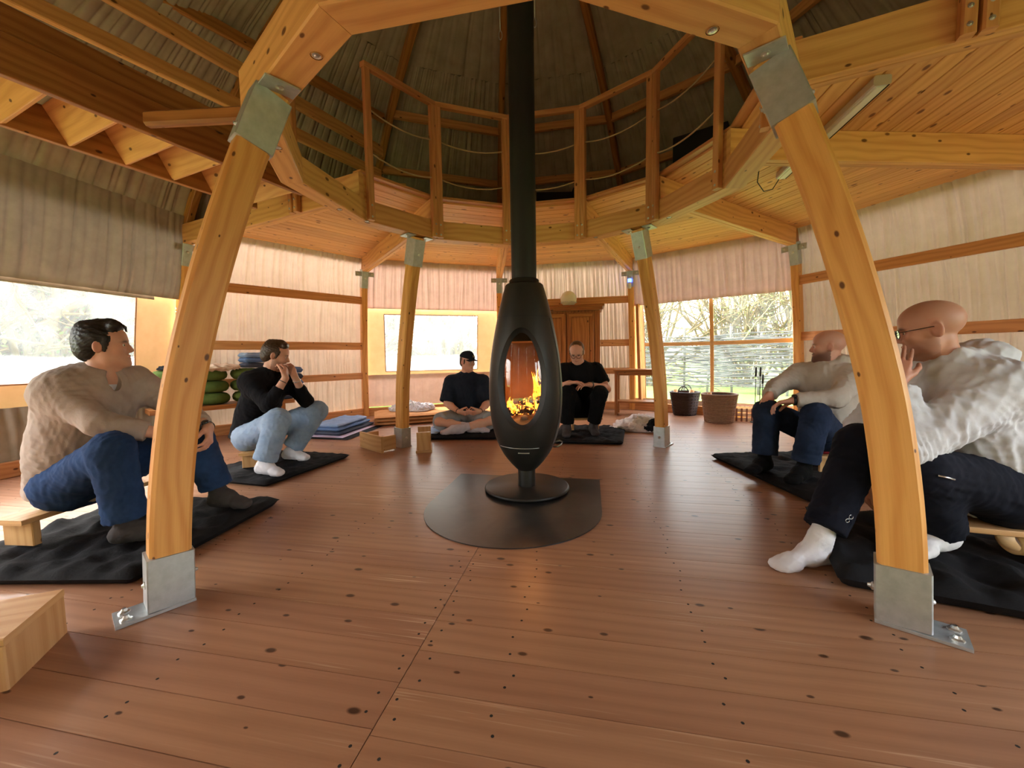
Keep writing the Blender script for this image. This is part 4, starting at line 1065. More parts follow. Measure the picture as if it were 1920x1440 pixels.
M['frame_black'] = plain('spectacle_frame', (.01, .01, .012, 1), .25)
M['lens'] = glass_thin('spectacle_lens', (.98, .98, .98, 1), .05)
def ring_on(e, c, axis, r, mat, name, w=.014, t=.003, n=28):
    axis = Vector(axis).normalized(); x = axis.orthogonal().normalized(); y = axis.cross(x)
    pts = [Vector(c) + x * r * math.cos(2 * PI * i / n) + y * r * math.sin(2 * PI * i / n) for i in range(n)]
    me = sweep([p - Vector(c) for p in pts], rsec(w, t, .001), side=axis, closed=True).mesh(name, True)
    return link(name, me, e, mat, c)
def watch(e, J, q, t=.93, r=.034, face=True, mat='watch', up=(0, 0, 1), w=.018, name='wristwatch'):
    el, wr = Vector(J['el' + q]), Vector(J['wr' + q]); c = el.lerp(wr, t); ax = (wr - el).normalized()
    b = ring_on(e, c, ax, r, M[mat], name, w)
    if face:
        u = Vector(up); u = (u - ax * u.dot(ax)).normalized(); x = ax; y = u.cross(x)
        link('dial', lathe_mb([(0, .006), (.015, .006), (.018, .003), (.018, -.004)], 18).mesh('dial', True), b, M['frame_black'], c + u * (r + .001), Matrix((x, y, u)).transposed())
def glasses(e, T, R):
    g = None; b = Vector(T((0, .1, .004)))
    for s in (-1, 1):
        pts = [T((s * .031 + .024 * math.cos(a) * (1 if abs(math.cos(a)) < .95 else 1), .104 - .006 * abs(s * .031 + .024 * math.cos(a)) / .055, .001 + .0185 * math.sin(a))) for a in np.linspace(0, 2 * PI, 22, endpoint=False)]
        o = tube('glasses_rim' if g is None else 'rim', pts, .0019, M['frame_black'], e if g is None else g, 6, True)
        if g is None: g = o; g.name = 'glasses'
        me = MB(); me.add([Vector(p) - Vector(pts[0]) for p in pts], [tuple(range(22))]); link('lens', me.mesh('lens'), g, M['lens'], Vector(pts[0]))
        tube('temple_arm', [T((s * .055, .099, .008)), T((s * .074, .06, .010)), T((s * .079, .0, .012)), T((s * .078, -.02, -.004))], .0018, M['frame_black'], g, 6)
    tube('bridge', [T((-.008, .106, .006)), T((0, .110, .008)), T((.008, .106, .006))], .0018, M['frame_black'], g, 6)

# --- man in grey sweater, left foreground
J1 = dict(pel=(-2.31, 2.09, .315), che=(-2.26, 2.09, .69), neck=(-2.165, 2.11, .855), head=(-2.14, 2.11, 1.012), shR=(-2.235, 1.955, .785), elR=(-2.02, 1.93, .635), wrR=(-1.79, 2.06, .545),
          shL=(-2.15, 2.275, .81), elL=(-1.93, 2.36, .62), wrL=(-1.705, 2.215, .555), hipR=(-2.28, 1.995, .31), knR=(-1.885, 1.85, .515), anR=(-1.865, 1.875, .125), toR=(-1.70, 1.93, .06),
          hipL=(-2.28, 2.185, .31), knL=(-1.84, 2.28, .515), anL=(-1.745, 2.32, .13), toL=(-1.55, 2.29, .06))
def hair1(e, T, R, hc, sc, base):
    pr = [((0, -.018, .044), (.085, .104, .088)), ((0, -.06, -.005), (.072, .062, .075))]
    ln = [((0, .075, .07), (0, .80, -.60)), ((0, -.03, -.085), (0, .1, -1))]
    def ex(S):
        S.cap(T((-.045, .052, .102)), T((.05, .058, .104)), .026, .026, .02); S.cap(T((0, .03, .112)), T((0, -.06, .098)), .036, .04, .03)
        for s in (-1, 1): S.cap(T((s * .071, .026, .04)), T((s * .072, .014, -.022)), .013, .009, .012)
        for q in (.02, .045): S.cap(T((q, .072, .118)), T((q + .012, .098, .098)), .009, .006, .01); S.cap(T((q + .012, .098, .098)), T((q + .014, .104, .068)), .006, .003, .006)
    hair_shell(e, T, R, base, M['hair_black'], sc, pr, ln, extra=ex, amp=.0015)
e1, T1, R1 = person('man in taupe quarter-zip sweater and blue jeans sitting on a low stool at left', J1, dict(fwd=az_dir(58, 3)),
    dict(R=dict(fwd=(.62, .45, -.45), palm=(-.2, -.1, -1), curl=(.5, .7, .5)), L=dict(fwd=(.35, -.55, -.75), palm=(-.8, -.4, -.1), curl=(.5, .8, .5))),
    dict(mat=M['knit_taupe'], name='sweater', sleeve=.84, vneck=(.9, -.25, 0), cuff=True, hem=-.03, ease=.034, arm=.062, cr=.013, flat=1.2), dict(mat=M['denim'], end=.93, r=(.098, .078, .07), cr=.007), .066,
    girth=1.10, hair=hair1, h=.0042, socks=dict(mat=M['sock_grey'], up=.35), group='people sitting in a circle round the stove')
watch(e1, J1, 'L', .95, .033, up=(.6, -.7, .5))
# white undershirt in the open collar, metal zip pull
Sx = SDF(); Sx.cap((-2.165, 2.11, .845), (-2.215, 2.10, .72), .074, .10, .02, cuts=[((-2.15, 2.11, .838), (.25, 0, 1))]); soft('undershirt', Sx, .006, M['sock_white'], e1)
tube('zip_pull', [(-2.087, 2.085, .768), (-2.080, 2.083, .745)], .004, M['silver'], e1, 6)

# --- man in black sweatshirt, elbows on knees
J2 = dict(pel=(-2.26, 3.42, .29), che=(-2.15, 3.45, .66), neck=(-2.075, 3.455, .815), head=(-2.035, 3.455, .962), shR=(-2.19, 3.32, .745), elR=(-1.975, 3.21, .56), wrR=(-1.875, 3.30, .775),
          shL=(-2.05, 3.61, .76), elL=(-1.84, 3.55, .555), wrL=(-1.865, 3.43, .775), hipR=(-2.23, 3.33, .28), knR=(-1.855, 3.13, .455), anR=(-1.945, 3.055, .11), toR=(-1.80, 3.0, .06),
          hipL=(-2.23, 3.51, .28), knL=(-1.775, 3.60, .46), anL=(-1.985, 3.50, .11), toL=(-1.80, 3.45, .06))
e2, T2, R2 = person('man in black sweatshirt and light jeans, elbows on knees and hands at his mouth', J2, dict(fwd=az_dir(68, -14)),
    dict(R=dict(fwd=(-.15, .42, .9), palm=(-1, -.1, .1), curl=(.7, .9, .5)), L=dict(fwd=(-.1, -.42, .9), palm=(-1, .1, .1), curl=(.7, .9, .5))),
    dict(mat=M['black_knit'], name='sweatshirt', sleeve=.82, collar=True, hem=-.01, cr=.010), dict(mat=M['denim_light'], end=.95, r=(.098, .080, .072), ease=.016, cr=.008), .045,
    hair=short_hair(M['hair_brown'], .004, .01), beard=(srgb(70, 48, 36), .5), socks=dict(mat=M['sock_white'], up=.3), group='people sitting in a circle round the stove')
watch(e2, J2, 'R', .86, .031, False, w=.006, name='bracelet'); watch(e2, J2, 'L', .86, .031, False, 'silver', w=.008, name='bracelet')

# --- man in cap, cross-legged
J3 = dict(pel=(-.58, 5.0, .17), che=(-.565, 4.97, .53), neck=(-.56, 4.95, .685), head=(-.545, 4.915, .86), shR=(-.755, 4.96, .612), elR=(-.80, 4.86, .36), wrR=(-.625, 4.64, .285),
          shL=(-.365, 4.96, .612), elL=(-.30, 4.86, .36), wrL=(-.385, 4.64, .285), hipR=(-.68, 4.94, .17), knR=(-.85, 4.58, .18), anR=(-.46, 4.54, .115), toR=(-.28, 4.52, .06),
          hipL=(-.48, 4.94, .17), knL=(-.26, 4.58, .18), anL=(-.62, 4.47, .115), toL=(-.80, 4.44, .06))
M['cap'] = cloth('cap_cloth', srgb(34, 38, 46), srgb(28, 30, 38), weave=900, bump=.3)
def cap3(e, T, R, hc, sc, base):
    short_hair(M['hair_brown'], -.002)(e, T, R, hc, sc, base)
    S = SDF(); cu = [(T((0, .09, .046)), R @ np.array((0, -.12, -1.)))]
    S.ell(T((0, -.012, .050)), (.084, .104, .088), R, .02, cuts=cu); S.cap(T((0, .055, .06)), T((0, .03, .10)), .03, .03, .05, cuts=cu)
    cp = soft('cap', S, .005, M['cap'], e, base)
    P = []
    for i in range(13):
        a = -1.05 + 2.1 * i / 12; row = []
        for j in range(6):
            f = j / 5; r = .085 + .075 * f * math.cos(a * .55); row.append(T((.082 * math.sin(a) * (1 - .12 * f), .088 * math.cos(a) + .075 * f * max(0, math.cos(a)) ** .5 - .006, .052 - .020 * (a / 1.05) ** 2 - .012 * f)))
        P.append(row)
    mb = MB(); P = np.array(P); mb.quadgrid(P - np.array(base)); mb.quadgrid(P - np.array(base) - R[:, 2] * .004)
    link('brim', mb.mesh('brim', True), cp, M['cap'], base)
    for (a, b) in (((-.008, .104, .07), (-.008, .098, .095)), ((.008, .104, .07), (.008, .098, .095)), ((-.008, .098, .095), (.008, .104, .07))):
        tube('emblem', [T(a), T(b)], .0022, M['badge'], cp, 5)
M['badge'] = plain('badge_thread', srgb(190, 160, 110), .8)
e3, T3, R3 = person('man in dark cap, navy tee and grey shorts sitting cross-legged left of the stove', J3, dict(fwd=az_dir(128, -6)),
    dict(R=dict(fwd=(.85, -.42, -.12), palm=(-.1, .6, .5), curl=(.5, .6, .4)), L=dict(fwd=(-.85, -.42, -.12), palm=(.1, .6, .5), curl=(.5, .6, .4))),
    dict(mat=M['navy_tee'], name='tee_shirt', sleeve=.47, collar=True, hem=-.02, ease=.034, arm=.068, flare=.03, cr=.005), dict(mat=M['grey_sweat'], name='shorts', end=.49, r=(.105, .092, .08), cr=.006), .06,
    hair=cap3, h=.0055, socks=dict(mat=M['sock_lilac'], up=.35), hsc=.98, group='people sitting in a circle round the stove')
watch(e3, J3, 'R', .94, .032, False, w=.012, name='bracelet'); watch(e3, J3, 'L', .94, .032, False, w=.012, name='bracelet')

# --- man in black tee and glasses, right of the stove
J4 = dict(pel=(.84, 4.74, .30), che=(.80, 4.64, .66), neck=(.765, 4.585, .815), head=(.735, 4.50, .955), shR=(.605, 4.61, .755), elR=(.52, 4.47, .55), wrR=(.62, 4.30, .63),
          shL=(.985, 4.665, .755), elL=(1.085, 4.55, .53), wrL=(.85, 4.37, .60), hipR=(.75, 4.70, .29), knR=(.61, 4.33, .52), anR=(.60, 4.37, .12), toR=(.57, 4.2, .06),
          hipL=(.93, 4.70, .29), knL=(.96, 4.34, .505), anL=(.90, 4.43, .12), toL=(.90, 4.26, .06))
e4, T4, R4 = person('man with glasses in black tee and trousers sitting forward right of the stove', J4, dict(fwd=az_dir(196, -30), up=(0, 0, 1)),
    dict(R=dict(fwd=(.9, -.3, .05), palm=(0, .1, -1), curl=(.25, .35, .25), spread=.15), L=dict(fwd=(-.92, -.28, -.05), palm=(0, .1, -1), curl=(.35, .4, .3), spread=.15)),
    dict(mat=M['black_tee'], name='tee_shirt', sleeve=.36, collar=True, hem=0.0, ease=.014, arm=.062, flare=.012, cr=.004), dict(mat=M['black_trouser'], name='trousers', end=.93, r=(.098, .076, .062), cr=.004), .05,
    hair=short_hair(M['hair_light'], .004, 0), h=.005, bulk=1.08, socks=dict(mat=M['sock_grey'], up=.3), group='people sitting in a circle round the stove')
glasses(e4, T4, R4); watch(e4, J4, 'L', .9, .034, True)

# --- bearded man in beige hoodie, right
J5 = dict(pel=(2.36, 2.98, .31), che=(2.36, 2.96, .66), neck=(2.35, 2.955, .80), head=(2.335, 2.95, .955), shR=(2.235, 3.10, .745), elR=(2.05, 3.09, .655), wrR=(1.895, 2.93, .605),
          shL=(2.40, 2.79, .735), elL=(2.165, 2.65, .61), wrL=(1.945, 2.745, .59), hipR=(2.34, 3.07, .30), knR=(1.875, 2.92, .49), anR=(1.85, 2.89, .115), toR=(1.72, 2.82, .06),
          hipL=(2.33, 2.89, .30), knL=(2.04, 2.66, .495), anL=(1.975, 2.67, .115), toL=(1.82, 2.575, .06))
e5, T5, R5 = person('bald bearded man in beige hoodie and dark jeans sitting by the right post', J5, dict(fwd=az_dir(-56, 0)),
    dict(R=dict(fwd=(-.5, -.5, -.62), palm=(-.1, .4, -.9), curl=(.4, .5, .4)), L=dict(fwd=(-.72, .60, -.30), palm=(-.2, -.1, -1), curl=(.45, .6, .4))),
    dict(mat=M['hoodie_beige'], name='hoodie', sleeve=.96, hood=True, cuff=True, hem=-.03, ease=.026, arm=.062, hoodlift=.045, hoodsize=1.1, facing=(-.85, -.35, 0), cr=.013), dict(mat=M['denim_dark'], end=.92, r=(.098, .078, .07), cr=.008), .058,
    beard=(srgb(38, 26, 22), .82), scalp=(srgb(150, 112, 98), .25), h=.0045, socks=dict(mat=M['sock_black'], up=.35), skin=srgb(204, 150, 128), group='people sitting in a circle round the stove')
watch(e5, J5, 'L', .97, .034, True, up=(-.1, -.4, 1))
# --- bald man in white hoodie and glasses, right foreground
J6 = dict(pel=(2.08, 1.72, .345), che=(1.985, 1.755, .68), neck=(1.90, 1.765, .855), head=(1.838, 1.76, 1.012), shR=(1.96, 1.955, .785), elR=(1.73, 1.93, .54), wrR=(1.665, 1.83, .34),
          shL=(1.955, 1.575, .765), elL=(1.555, 1.575, .53), wrL=(1.615, 1.665, .795), hipR=(2.04, 1.82, .335), knR=(1.575, 1.785, .50), anR=(1.335, 1.69, .11), toR=(1.12, 1.64, .03),
          hipL=(2.04, 1.61, .335), knL=(1.63, 1.56, .45), anL=(1.82, 1.64, .14), toL=(1.66, 1.58, .06))
e6, T6, R6 = person('large bald man in white hoodie and dark joggers with one white-socked foot out', J6, dict(fwd=az_dir(-52, -10)),
    dict(R=dict(fwd=(-.12, -.1, -1), palm=(.9, -.2, -.1), curl=(.3, .5, .4)), L=dict(fwd=(.36, .28, .88), palm=(.62, .75, -.1), curl=(.12, .25, .2), spread=.09, thumb=(.5, .25))),
    dict(mat=M['hoodie_white'], name='hoodie', sleeve=.95, hood=True, cuff=True, hem=-.03, ease=.034, arm=.086, belly=1.16, flat=1.15, hoodsize=1.4, facing=(-.97, .1, 0), cr=.018, amp=.004), dict(mat=M['navy_jogger'], name='joggers', end=.95, r=(.108, .084, .066), cr=.006), .0, ground2=dict(R=.0, L=.088),
    girth=1.18, beard=(srgb(96, 70, 58), .35), scalp=(srgb(150, 110, 92), .3), h=.0045, socks=dict(mat=M['sock_white'], up=.22), skin=srgb(192, 138, 112), hsc=1.06, fs=1.22, group='people sitting in a circle round the stove')
glasses(e6, T6, R6)
# light pocket zip and small round logo on the joggers
tube('pocket_zip', [(1.592, 1.466, .456), (1.622, 1.459, .449), (1.648, 1.460, .441)], .004, M['silver'], e6, 6)
lg_ = Vector((1.410, 1.630, .226)); lx, lz = Vector((.68, .0, .73)).normalized(), Vector((-.73, .0, .68)).normalized()
tube('logo', [lg_ + lx * .007 + lx * .009 * math.cos(a) + lz * .009 * math.sin(a) for a in np.linspace(.6, 5.8, 12)], .0016, M['silver'], e6, 5)
tube('logo', [lg_ - lx * .014 + lx * .008 * math.cos(a) + lz * .008 * math.sin(a) for a in np.linspace(0, 2 * PI, 12, endpoint=False)], .0016, M['silver'], e6, 5, True)
# ------------------------------------------------------------------ stove
SX, SY = .092, 2.716
t = NT('hearth_plate'); tc = t.n('TexCoord'); a = t.noise(tc.outputs['Object'], 3.2, 6.0, .65, .6); b = t.noise(tc.outputs['Object'], 22, 4.0, .6)
colr = t.mix(t.ramp(a, [(.42, (0, 0, 0)), (.72, (1, 1, 1))]), (.022, .021, .021, 1), (.06, .056, .052, 1))
M['hearth'] = t.done(t.principled(colr, 0.32, 0.0, t.bump(b, .08, .002), .6))
hb_ = Vector((.112, 2.997, 0)); pts = []
hw = .535
pts.append(hb_ + FD * hw); pts.append(hb_ - FD * hw)
cc = hb_ - FN * .615
for i in range(33):
    a = PI * i / 32; pts.append(cc - FD * hw * math.cos(a) - FN * hw * math.sin(a))
pl = poly_prism([(p.x - cc.x, p.y - cc.y) for p in pts], .0005, .006)
tag(link('hearth_plate', pl.mesh('hearth_plate'), None, M['hearth'], (cc.x, cc.y, 0)), 'dark metal floor plate with rounded front under the stove', 'hearth plate')
stove = empty('wood_stove', (SX, SY, .006), 'black egg-shaped wood stove with oval glass door and fire burning inside', 'stove')
SB = Vector((SX, SY, 0))
EP = [(.144, .060), (.17, .085), (.201, .112), (.258, .156), (.315, .188), (.389, .213), (.45, .228), (.52, .240), (.60, .2465), (.685, .249), (.77, .247), (.849, .241), (.94, .230), (1.029, .215), (1.10, .201), (1.183, .184), (1.25, .168), (1.314, .151), (1.36, .138), (1.398, .126)]
ez = np.array([p[0] for p in EP]); er = np.array([p[1] for p in EP])
_c = np.polyfit(ez, er, 6)
def eg(z): return float(np.interp(z, ez, er) * .5 + np.polyval(_c, z) * .5)
PHI0 = -PI / 2 - .15                         # opening faces the viewer, a little to the left
Z0c, BZ, AW_ = .781, .325, .68                # opening centre, half height, half angle
def openw(z, k=1.0):
    q = 1 - ((z - Z0c) / (BZ * k)) ** 2
    return AW_ * k * math.sqrt(q) if q > 0 else 0.0
def egg_part(name, z0, z1, mat, hole=False, n=72, rows=None, dr=0.0):
    zs = list(np.linspace(z0, z1, rows or max(4, int((z1 - z0) / .012))))
    if hole: zs = sorted(set(zs + [Z0c + BZ * math.cos(a) * s for a in np.linspace(0, PI / 2, 14) for s in (-1, 1)]))
    P = []
    for i in range(n + 1):
        row = []
        for z in zs:
            w_ = openw(z) if hole else 0.0; a = PHI0 + w_ + (2 * PI - 2 * w_) * i / n; r = eg(z) + dr
            row.append((r * math.cos(a), r * math.sin(a), z))
        P.append(row)
    mb = MB(); mb.quadgrid(P); return link(name, mb.mesh(name, True), stove, mat, SB)
egg_part('lower_bowl', .148, .330, M['black_iron'])
egg_part('door_shell', .337, 1.178, M['black_iron'], True)
egg_part('seam_ring', .328, .339, M['pipe'], dr=-.004, rows=3); egg_part('seam_ring', 1.176, 1.187, M['pipe'], dr=-.004, rows=3)
egg_part('top_cone', 1.185, 1.398, M['black_iron'])
lathe('collar', [(.126, 1.398), (.118, 1.405), (.100, 1.407), (.100, 1.43), (.092, 1.437), (.084, 1.44)], SB, M['black_iron'], stove)
lathe('stem', [(.060, .03), (.060, .15)], SB, M['black_iron'], stove)
lathe('base_disc', [(0, .036), (.280, .036), (.290, .030), (.291, .018), (.270, .008), (.0, .007)], SB, M['black_iron'], stove, 64)
# chrome line, lip and handle
n = 28
tube('chrome_line', [SB + Vector(((eg(.333) + .002) * math.cos(PHI0 - .95 + 1.5 * i / n), (eg(.333) + .002) * math.sin(PHI0 - .95 + 1.5 * i / n), .333)) for i in range(n + 1)], .0022, M['bolt'], stove, 6)
tube('air_lever', [SB + Vector(((eg(.30) + .004) * math.cos(PHI0 - .18 + .4 * i / 8), (eg(.30) + .004) * math.sin(PHI0 - .18 + .4 * i / 8), .300)) for i in range(9)], .004, M['bolt'], stove, 6)
hp = SB + Vector((.195, -.02, .325))
tube('door_handle', [hp + Vector(v) for v in ((-.01, 0, -.02), (.02, -.01, -.018), (.044, -.012, -.002), (.05, -.01, .014), (.035, 0, .02), (.0, .0, .012))], .006, M['bolt'], stove, 8)
# door joint on the right flank
tube('door_joint', [SB + Vector(((eg(z) + .0005) * math.cos(PHI0 + 1.28 - .12 * ((z - .78) / .4) ** 2), (eg(z) + .0005) * math.sin(PHI0 + 1.28 - .12 * ((z - .78) / .4) ** 2), z)) for z in np.linspace(.345, 1.17, 30)], .0025, M['pipe'], stove, 5)
# bevelled frame and glass
fr = MB(); P = []
for i in range(73):
    a = 2 * PI * i / 72; row = []
    for kf, dr in ((1.0, 0.0), (.985, -.008), (.93, -.026), (.90, -.034)):
        z = Z0c + BZ * kf * math.sin(a); ph = PHI0 + AW_ * kf * math.cos(a); r = eg(z) + dr; row.append((r * math.cos(ph), r * math.sin(ph), z))
    P.append(row)
fr.quadgrid(P); link('glass_frame', fr.mesh('glass_frame', True), stove, M['pipe'], SB)
P = []
for i in range(25):
    row = []
    for j in range(25):
        z = Z0c + BZ * .92 * math.sin((j / 24 - .5) * PI); ww = openw(z, .92); ph = PHI0 + ww * (i / 12 - 1); r = eg(z) - .033; row.append((r * math.cos(ph), r * math.sin(ph), z))
    P.append(row)
gl = MB(); gl.quadgrid(P); link('door_glass', gl.mesh('door_glass', True), stove, M['stove_glass'], SB)
# firebox: rust-brown plates, ash bed
M['fireclay'] = plain('sooted_fireclay', (.11, .055, .028, 1), .85, var=.5, scale=9, bump=.3, bscale=60)
M['ash'] = plain('ash', (.22, .20, .18, 1), .95, var=.5, scale=30, bump=.6, bscale=90)
fb = MB(); P = []
for i in range(41):
    a = PHI0 + .66 + (2 * PI - 1.32) * i / 40; P.append([(.188 * math.cos(a), .188 * math.sin(a), z) for z in np.linspace(.47, 1.02, 8)])
fb.quadgrid(P); link('firebox_liner', fb.mesh('firebox_liner', True), stove, M['fireclay'], SB)
fp = MB(); cxs = [(.188 * math.cos(a), .188 * math.sin(a), 0) for a in np.linspace(0, 2 * PI, 32, endpoint=False)]
fp.add(cxs, [tuple(range(32))]); link('baffle_plate', fp.mesh('baffle_plate'), stove, M['fireclay'], SB + Vector((0, 0, 1.02)))
S_ = SDF(); rr_ = np.random.RandomState(4)
S_.ell((SX, SY, .475), (.186, .186, .05), None, .02)
for i in range(26): a = rr_.uniform(0, 6.28); q = rr_.uniform(0, .14); S_.ell((SX + q * math.cos(a), SY + q * math.sin(a), .525), rr_.uniform(.015, .035, 3), None, .012)
soft('ash_bed', S_, .006, M['ash'], stove)
t = NT('ember_log'); tc = t.n('TexCoord'); nz = t.noise(tc.outputs['Object'], 34, 4.0, .7); em = t.n('Emission'); t.set(em.inputs[0], (1, .22, .03, 1)); t.set(em.inputs[1], 5.0)
pr = t.principled((.02, .016, .013, 1), .9, 0, t.bump(nz, .8, .01)); mx = t.n('MixShader'); t.set(mx.inputs[0], t.ramp(nz, [(.55, (0, 0, 0)), (.66, (1, 1, 1))])); t.t.links.new(pr, mx.inputs[1]); t.t.links.new(em.outputs[0], mx.inputs[2])
M['ember'] = t.done(mx.outputs[0])
fires = [((-.10, -.06, .56), (.10, .03, .57), .034), ((-.02, .06, .60), (.135, -.07, .64), .036), ((-.09, .05, .575), (.03, -.10, .565), .028), ((.07, -.03, .55), (.10, .02, .74), .024)]
for i, (p, q, r) in enumerate(fires):
    S_ = SDF(); S_.cap(SB + Vector(p), SB + Vector(q), r, r * .9, .01)
    tag(soft('burning_log', S_, .006, M['ember'], None, tuple(SB + Vector(p)), .004, .03, i + 2), ['thick charred log lying across the stove fire', 'upper charred log leaning right in the stove fire', 'charred log end at the front of the stove fire', 'upright burning log at the right of the stove fire'][i], 'log', 'logs burning in the stove')
t = NT('flame'); tc = t.n('TexCoord'); e_ = t.n('Emission'); nz = t.noise(tc.outputs['Object'], 24, 3.0, .6, .8)
t.set(e_.inputs[0], t.ramp(nz, [(.3, (1, .07, .005)), (.5, (1, .20, .012)), (.72, (1, .48, .06))])); t.set(e_.inputs[1], 2.6)
tr = t.n('BsdfTransparent'); mx = t.n('MixShader'); lw = t.n('LayerWeight'); t.set(lw.inputs[0], .5)
t.set(mx.inputs[0], t.math('MULTIPLY', t.math('SUBTRACT', 1.0, lw.outputs['Facing']), t.ramp(nz, [(.3, (.35, .35, .35)), (.6, (1, 1, 1))]))); t.t.links.new(tr.outputs[0], mx.inputs[1]); t.t.links.new(e_.outputs[0], mx.inputs[2])
M['flame'] = t.done(mx.outputs[0])
fl = empty('fire_flames', (SX, SY, .55), 'orange flames rising on the right side of the stove fire', 'fire')
rr_ = np.random.RandomState(9)
for i in range(22):
    x = rr_.uniform(.02, .13) if i < 17 else rr_.uniform(-.12, -.02); y = rr_.uniform(-.09, .05); hgt = rr_.uniform(.12, .31) if x > .05 else rr_.uniform(.05, .12); r = rr_.uniform(.016, .034)
    P = []; ph = rr_.uniform(0, 6)
    for a in np.linspace(0, 2 * PI, 11):
        row = []
        for j in range(11):
            f = j / 10; rad_ = r * (math.sin(PI * min(1, f * .9 + .12)) ** .8) * (1 - f) ** .5 * 1.3; row.append((x + .022 * math.sin(5 * f + ph) * f + rad_ * math.cos(a), y + .016 * math.cos(4 * f + ph) * f + rad_ * .7 * math.sin(a), hgt * f))
        P.append(row)
    mb = MB(); mb.quadgrid(P); link('flame', mb.mesh('flame', True), fl, M['flame'], SB + Vector((0, 0, .545)))
# flue pipe and guy wires
pipe = empty('stove_pipe', (SX, SY, 1.44), 'tall black flue pipe rising from the stove through the roof', 'pipe')
lathe('pipe_section', [(.084, 1.43), (.084, 3.0)], SB, M['pipe'], pipe); lathe('pipe_section', [(.0855, 2.96), (.0855, 4.9)], SB, M['pipe'], pipe)
for s, (dx, zt) in ((-1, (-.135, 3.28)), (1, (.115, 3.36))):
    w_ = empty('guy_wire', SB + Vector((dx, .35, zt)), 'thin wire with carabiner hanging just %s of the flue pipe' % ('left' if s < 0 else 'right'), 'wire')
    b = SB + Vector((dx, .35, zt)); tube('wire', [b, b + Vector((.01 * s, .02, .5)), SB + Vector((dx * .9, .45, 4.35))], .0028, M['bolt'], w_, 5)
    tube('carabiner', [b + Vector((.012 * math.cos(a), 0, -.03 + .032 * math.sin(a))) for a in np.linspace(0, 2 * PI, 12, endpoint=False)], .0035, M['bolt'], w_, 5, True)

fl_d = bpy.data.lights.new('fire_glow', 'POINT'); fl_d.energy = 1.6; fl_d.color = (1, .38, .10); fl_d.shadow_soft_size = .06
fl_o = bpy.data.objects.new('fire_glow', fl_d); C.objects.link(fl_o); fl_o.location = (SX + .03, SY - .02, .70)
# ------------------------------------------------------------------ floor mats
M['futon'] = cloth('futon_black', srgb(32, 31, 33), srgb(22, 21, 23), weave=700, bump=.6, scale=5)
M['blanket_blue'] = cloth('blanket_blue', srgb(104, 128, 166), srgb(86, 108, 148), weave=260, bump=.6)
M['blanket_pale'] = cloth('blanket_pale_blue', srgb(150, 170, 200), srgb(130, 152, 186), weave=260, bump=.6)
M['blanket_slate'] = cloth('blanket_slate', srgb(76, 80, 94), srgb(62, 66, 80), weave=260, bump=.6)
M['purple'] = plain('purple_mat', srgb(110, 80, 112), .85, bump=.2)
M['lilac'] = plain('lilac_mat', srgb(196, 180, 206), .8, bump=.2)
M['white_cloth'] = cloth('white_cloth', srgb(226, 222, 222), srgb(206, 200, 204), weave=500, bump=.35)
M['tan_cloth'] = cloth('tan_cloth', srgb(222, 196, 172), srgb(200, 170, 146), weave=500, bump=.35)
M['green'] = cloth('green_cushion', srgb(92, 108, 52), srgb(74, 90, 40), weave=500, bump=.35)
M['mattress'] = cloth('mattress_brown', srgb(196, 138, 86), srgb(180, 122, 72), weave=300, bump=.2)
M['dark_cloth'] = cloth('dark_cloth', srgb(26, 26, 30), weave=500, bump=.3)
def pad(name, corners, z0, th, mat, label=None, cat=None, group=None, parent=None, nx=46, ny=42, puff=.55, wr=.006, seed=1, edge=.05, tuft=True, loc=None):
    """soft slab over the quad corners (4 xy, CCW)"""
    c = [Vector((p[0], p[1], 0)) for p in corners]; ce = sum(c, Vector()) / 4; r = np.random.RandomState(seed)
    U = np.linspace(0, 1, nx); V = np.linspace(0, 1, ny)
    uu, vv = np.meshgrid(U, V, indexing='ij'); C4 = np.array([tuple(p) for p in c])
    XY = (1 - uu)[..., None] * (1 - vv)[..., None] * C4[0] + uu[..., None] * (1 - vv)[..., None] * C4[1] + uu[..., None] * vv[..., None] * C4[2] + (1 - uu)[..., None] * vv[..., None] * C4[3]
    lu = (c[1] - c[0]).length; lv = (c[3] - c[0]).length
    du = np.minimum(uu, 1 - uu) * lu; dv = np.minimum(vv, 1 - vv) * lv
    e = np.clip(du / edge, 0, 1); f = np.clip(dv / edge, 0, 1); prof = np.sqrt(np.clip(1 - (1 - e) ** 2, 0, 1)) * np.sqrt(np.clip(1 - (1 - f) ** 2, 0, 1))
    n = np.zeros_like(uu); X, Y = XY[..., 0], XY[..., 1]
    for i in range(9):
        a = r.uniform(0, PI); k = 2 * PI / r.uniform(.07, .26); n += (1 - 2 * np.abs(np.sin((X * math.cos(a) + Y * math.sin(a)) * k / 2 + r.uniform(0, 6) + .7 * np.sin(5 * X + 4 * Y + i))))
    n *= wr / 2.2
    if tuft:
        for tu in (.25, .5, .75):
            for tv in (.25, .5, .75): n -= .35 * th * np.exp(-(((uu - tu) * lu) ** 2 + ((vv - tv) * lv) ** 2) / .0035)
    Zt = z0 + th * (.5 + .5 * prof) + n * prof; Zb = z0 + th * .5 * (1 - prof)
    # keep outline a little wavy
    top = np.stack([X, Y, Zt], -1); bot = np.stack([X, Y, np.maximum(Zb, z0)], -1)
    base = np.array(tuple(ce)) + np.array([0, 0, z0])
    mb = MB(); mb.quadgrid(top - base); mb.quadgrid(bot - base, flip=True)
    o = link(name, mb.mesh(name, True), parent, mat, Vector(base))
    return tag(o, label, cat, group)
G = 'black futon mats on the floor'
MAT_TH = .052
pad('floor_mat', [(-2.56, 1.60), (-1.585, 1.585), (-1.50, 2.50), (-2.50, 2.56)], .001, .068, M['futon'], 'black futon mat under the man in the taupe sweater', 'mat', G, seed=1, wr=.010)
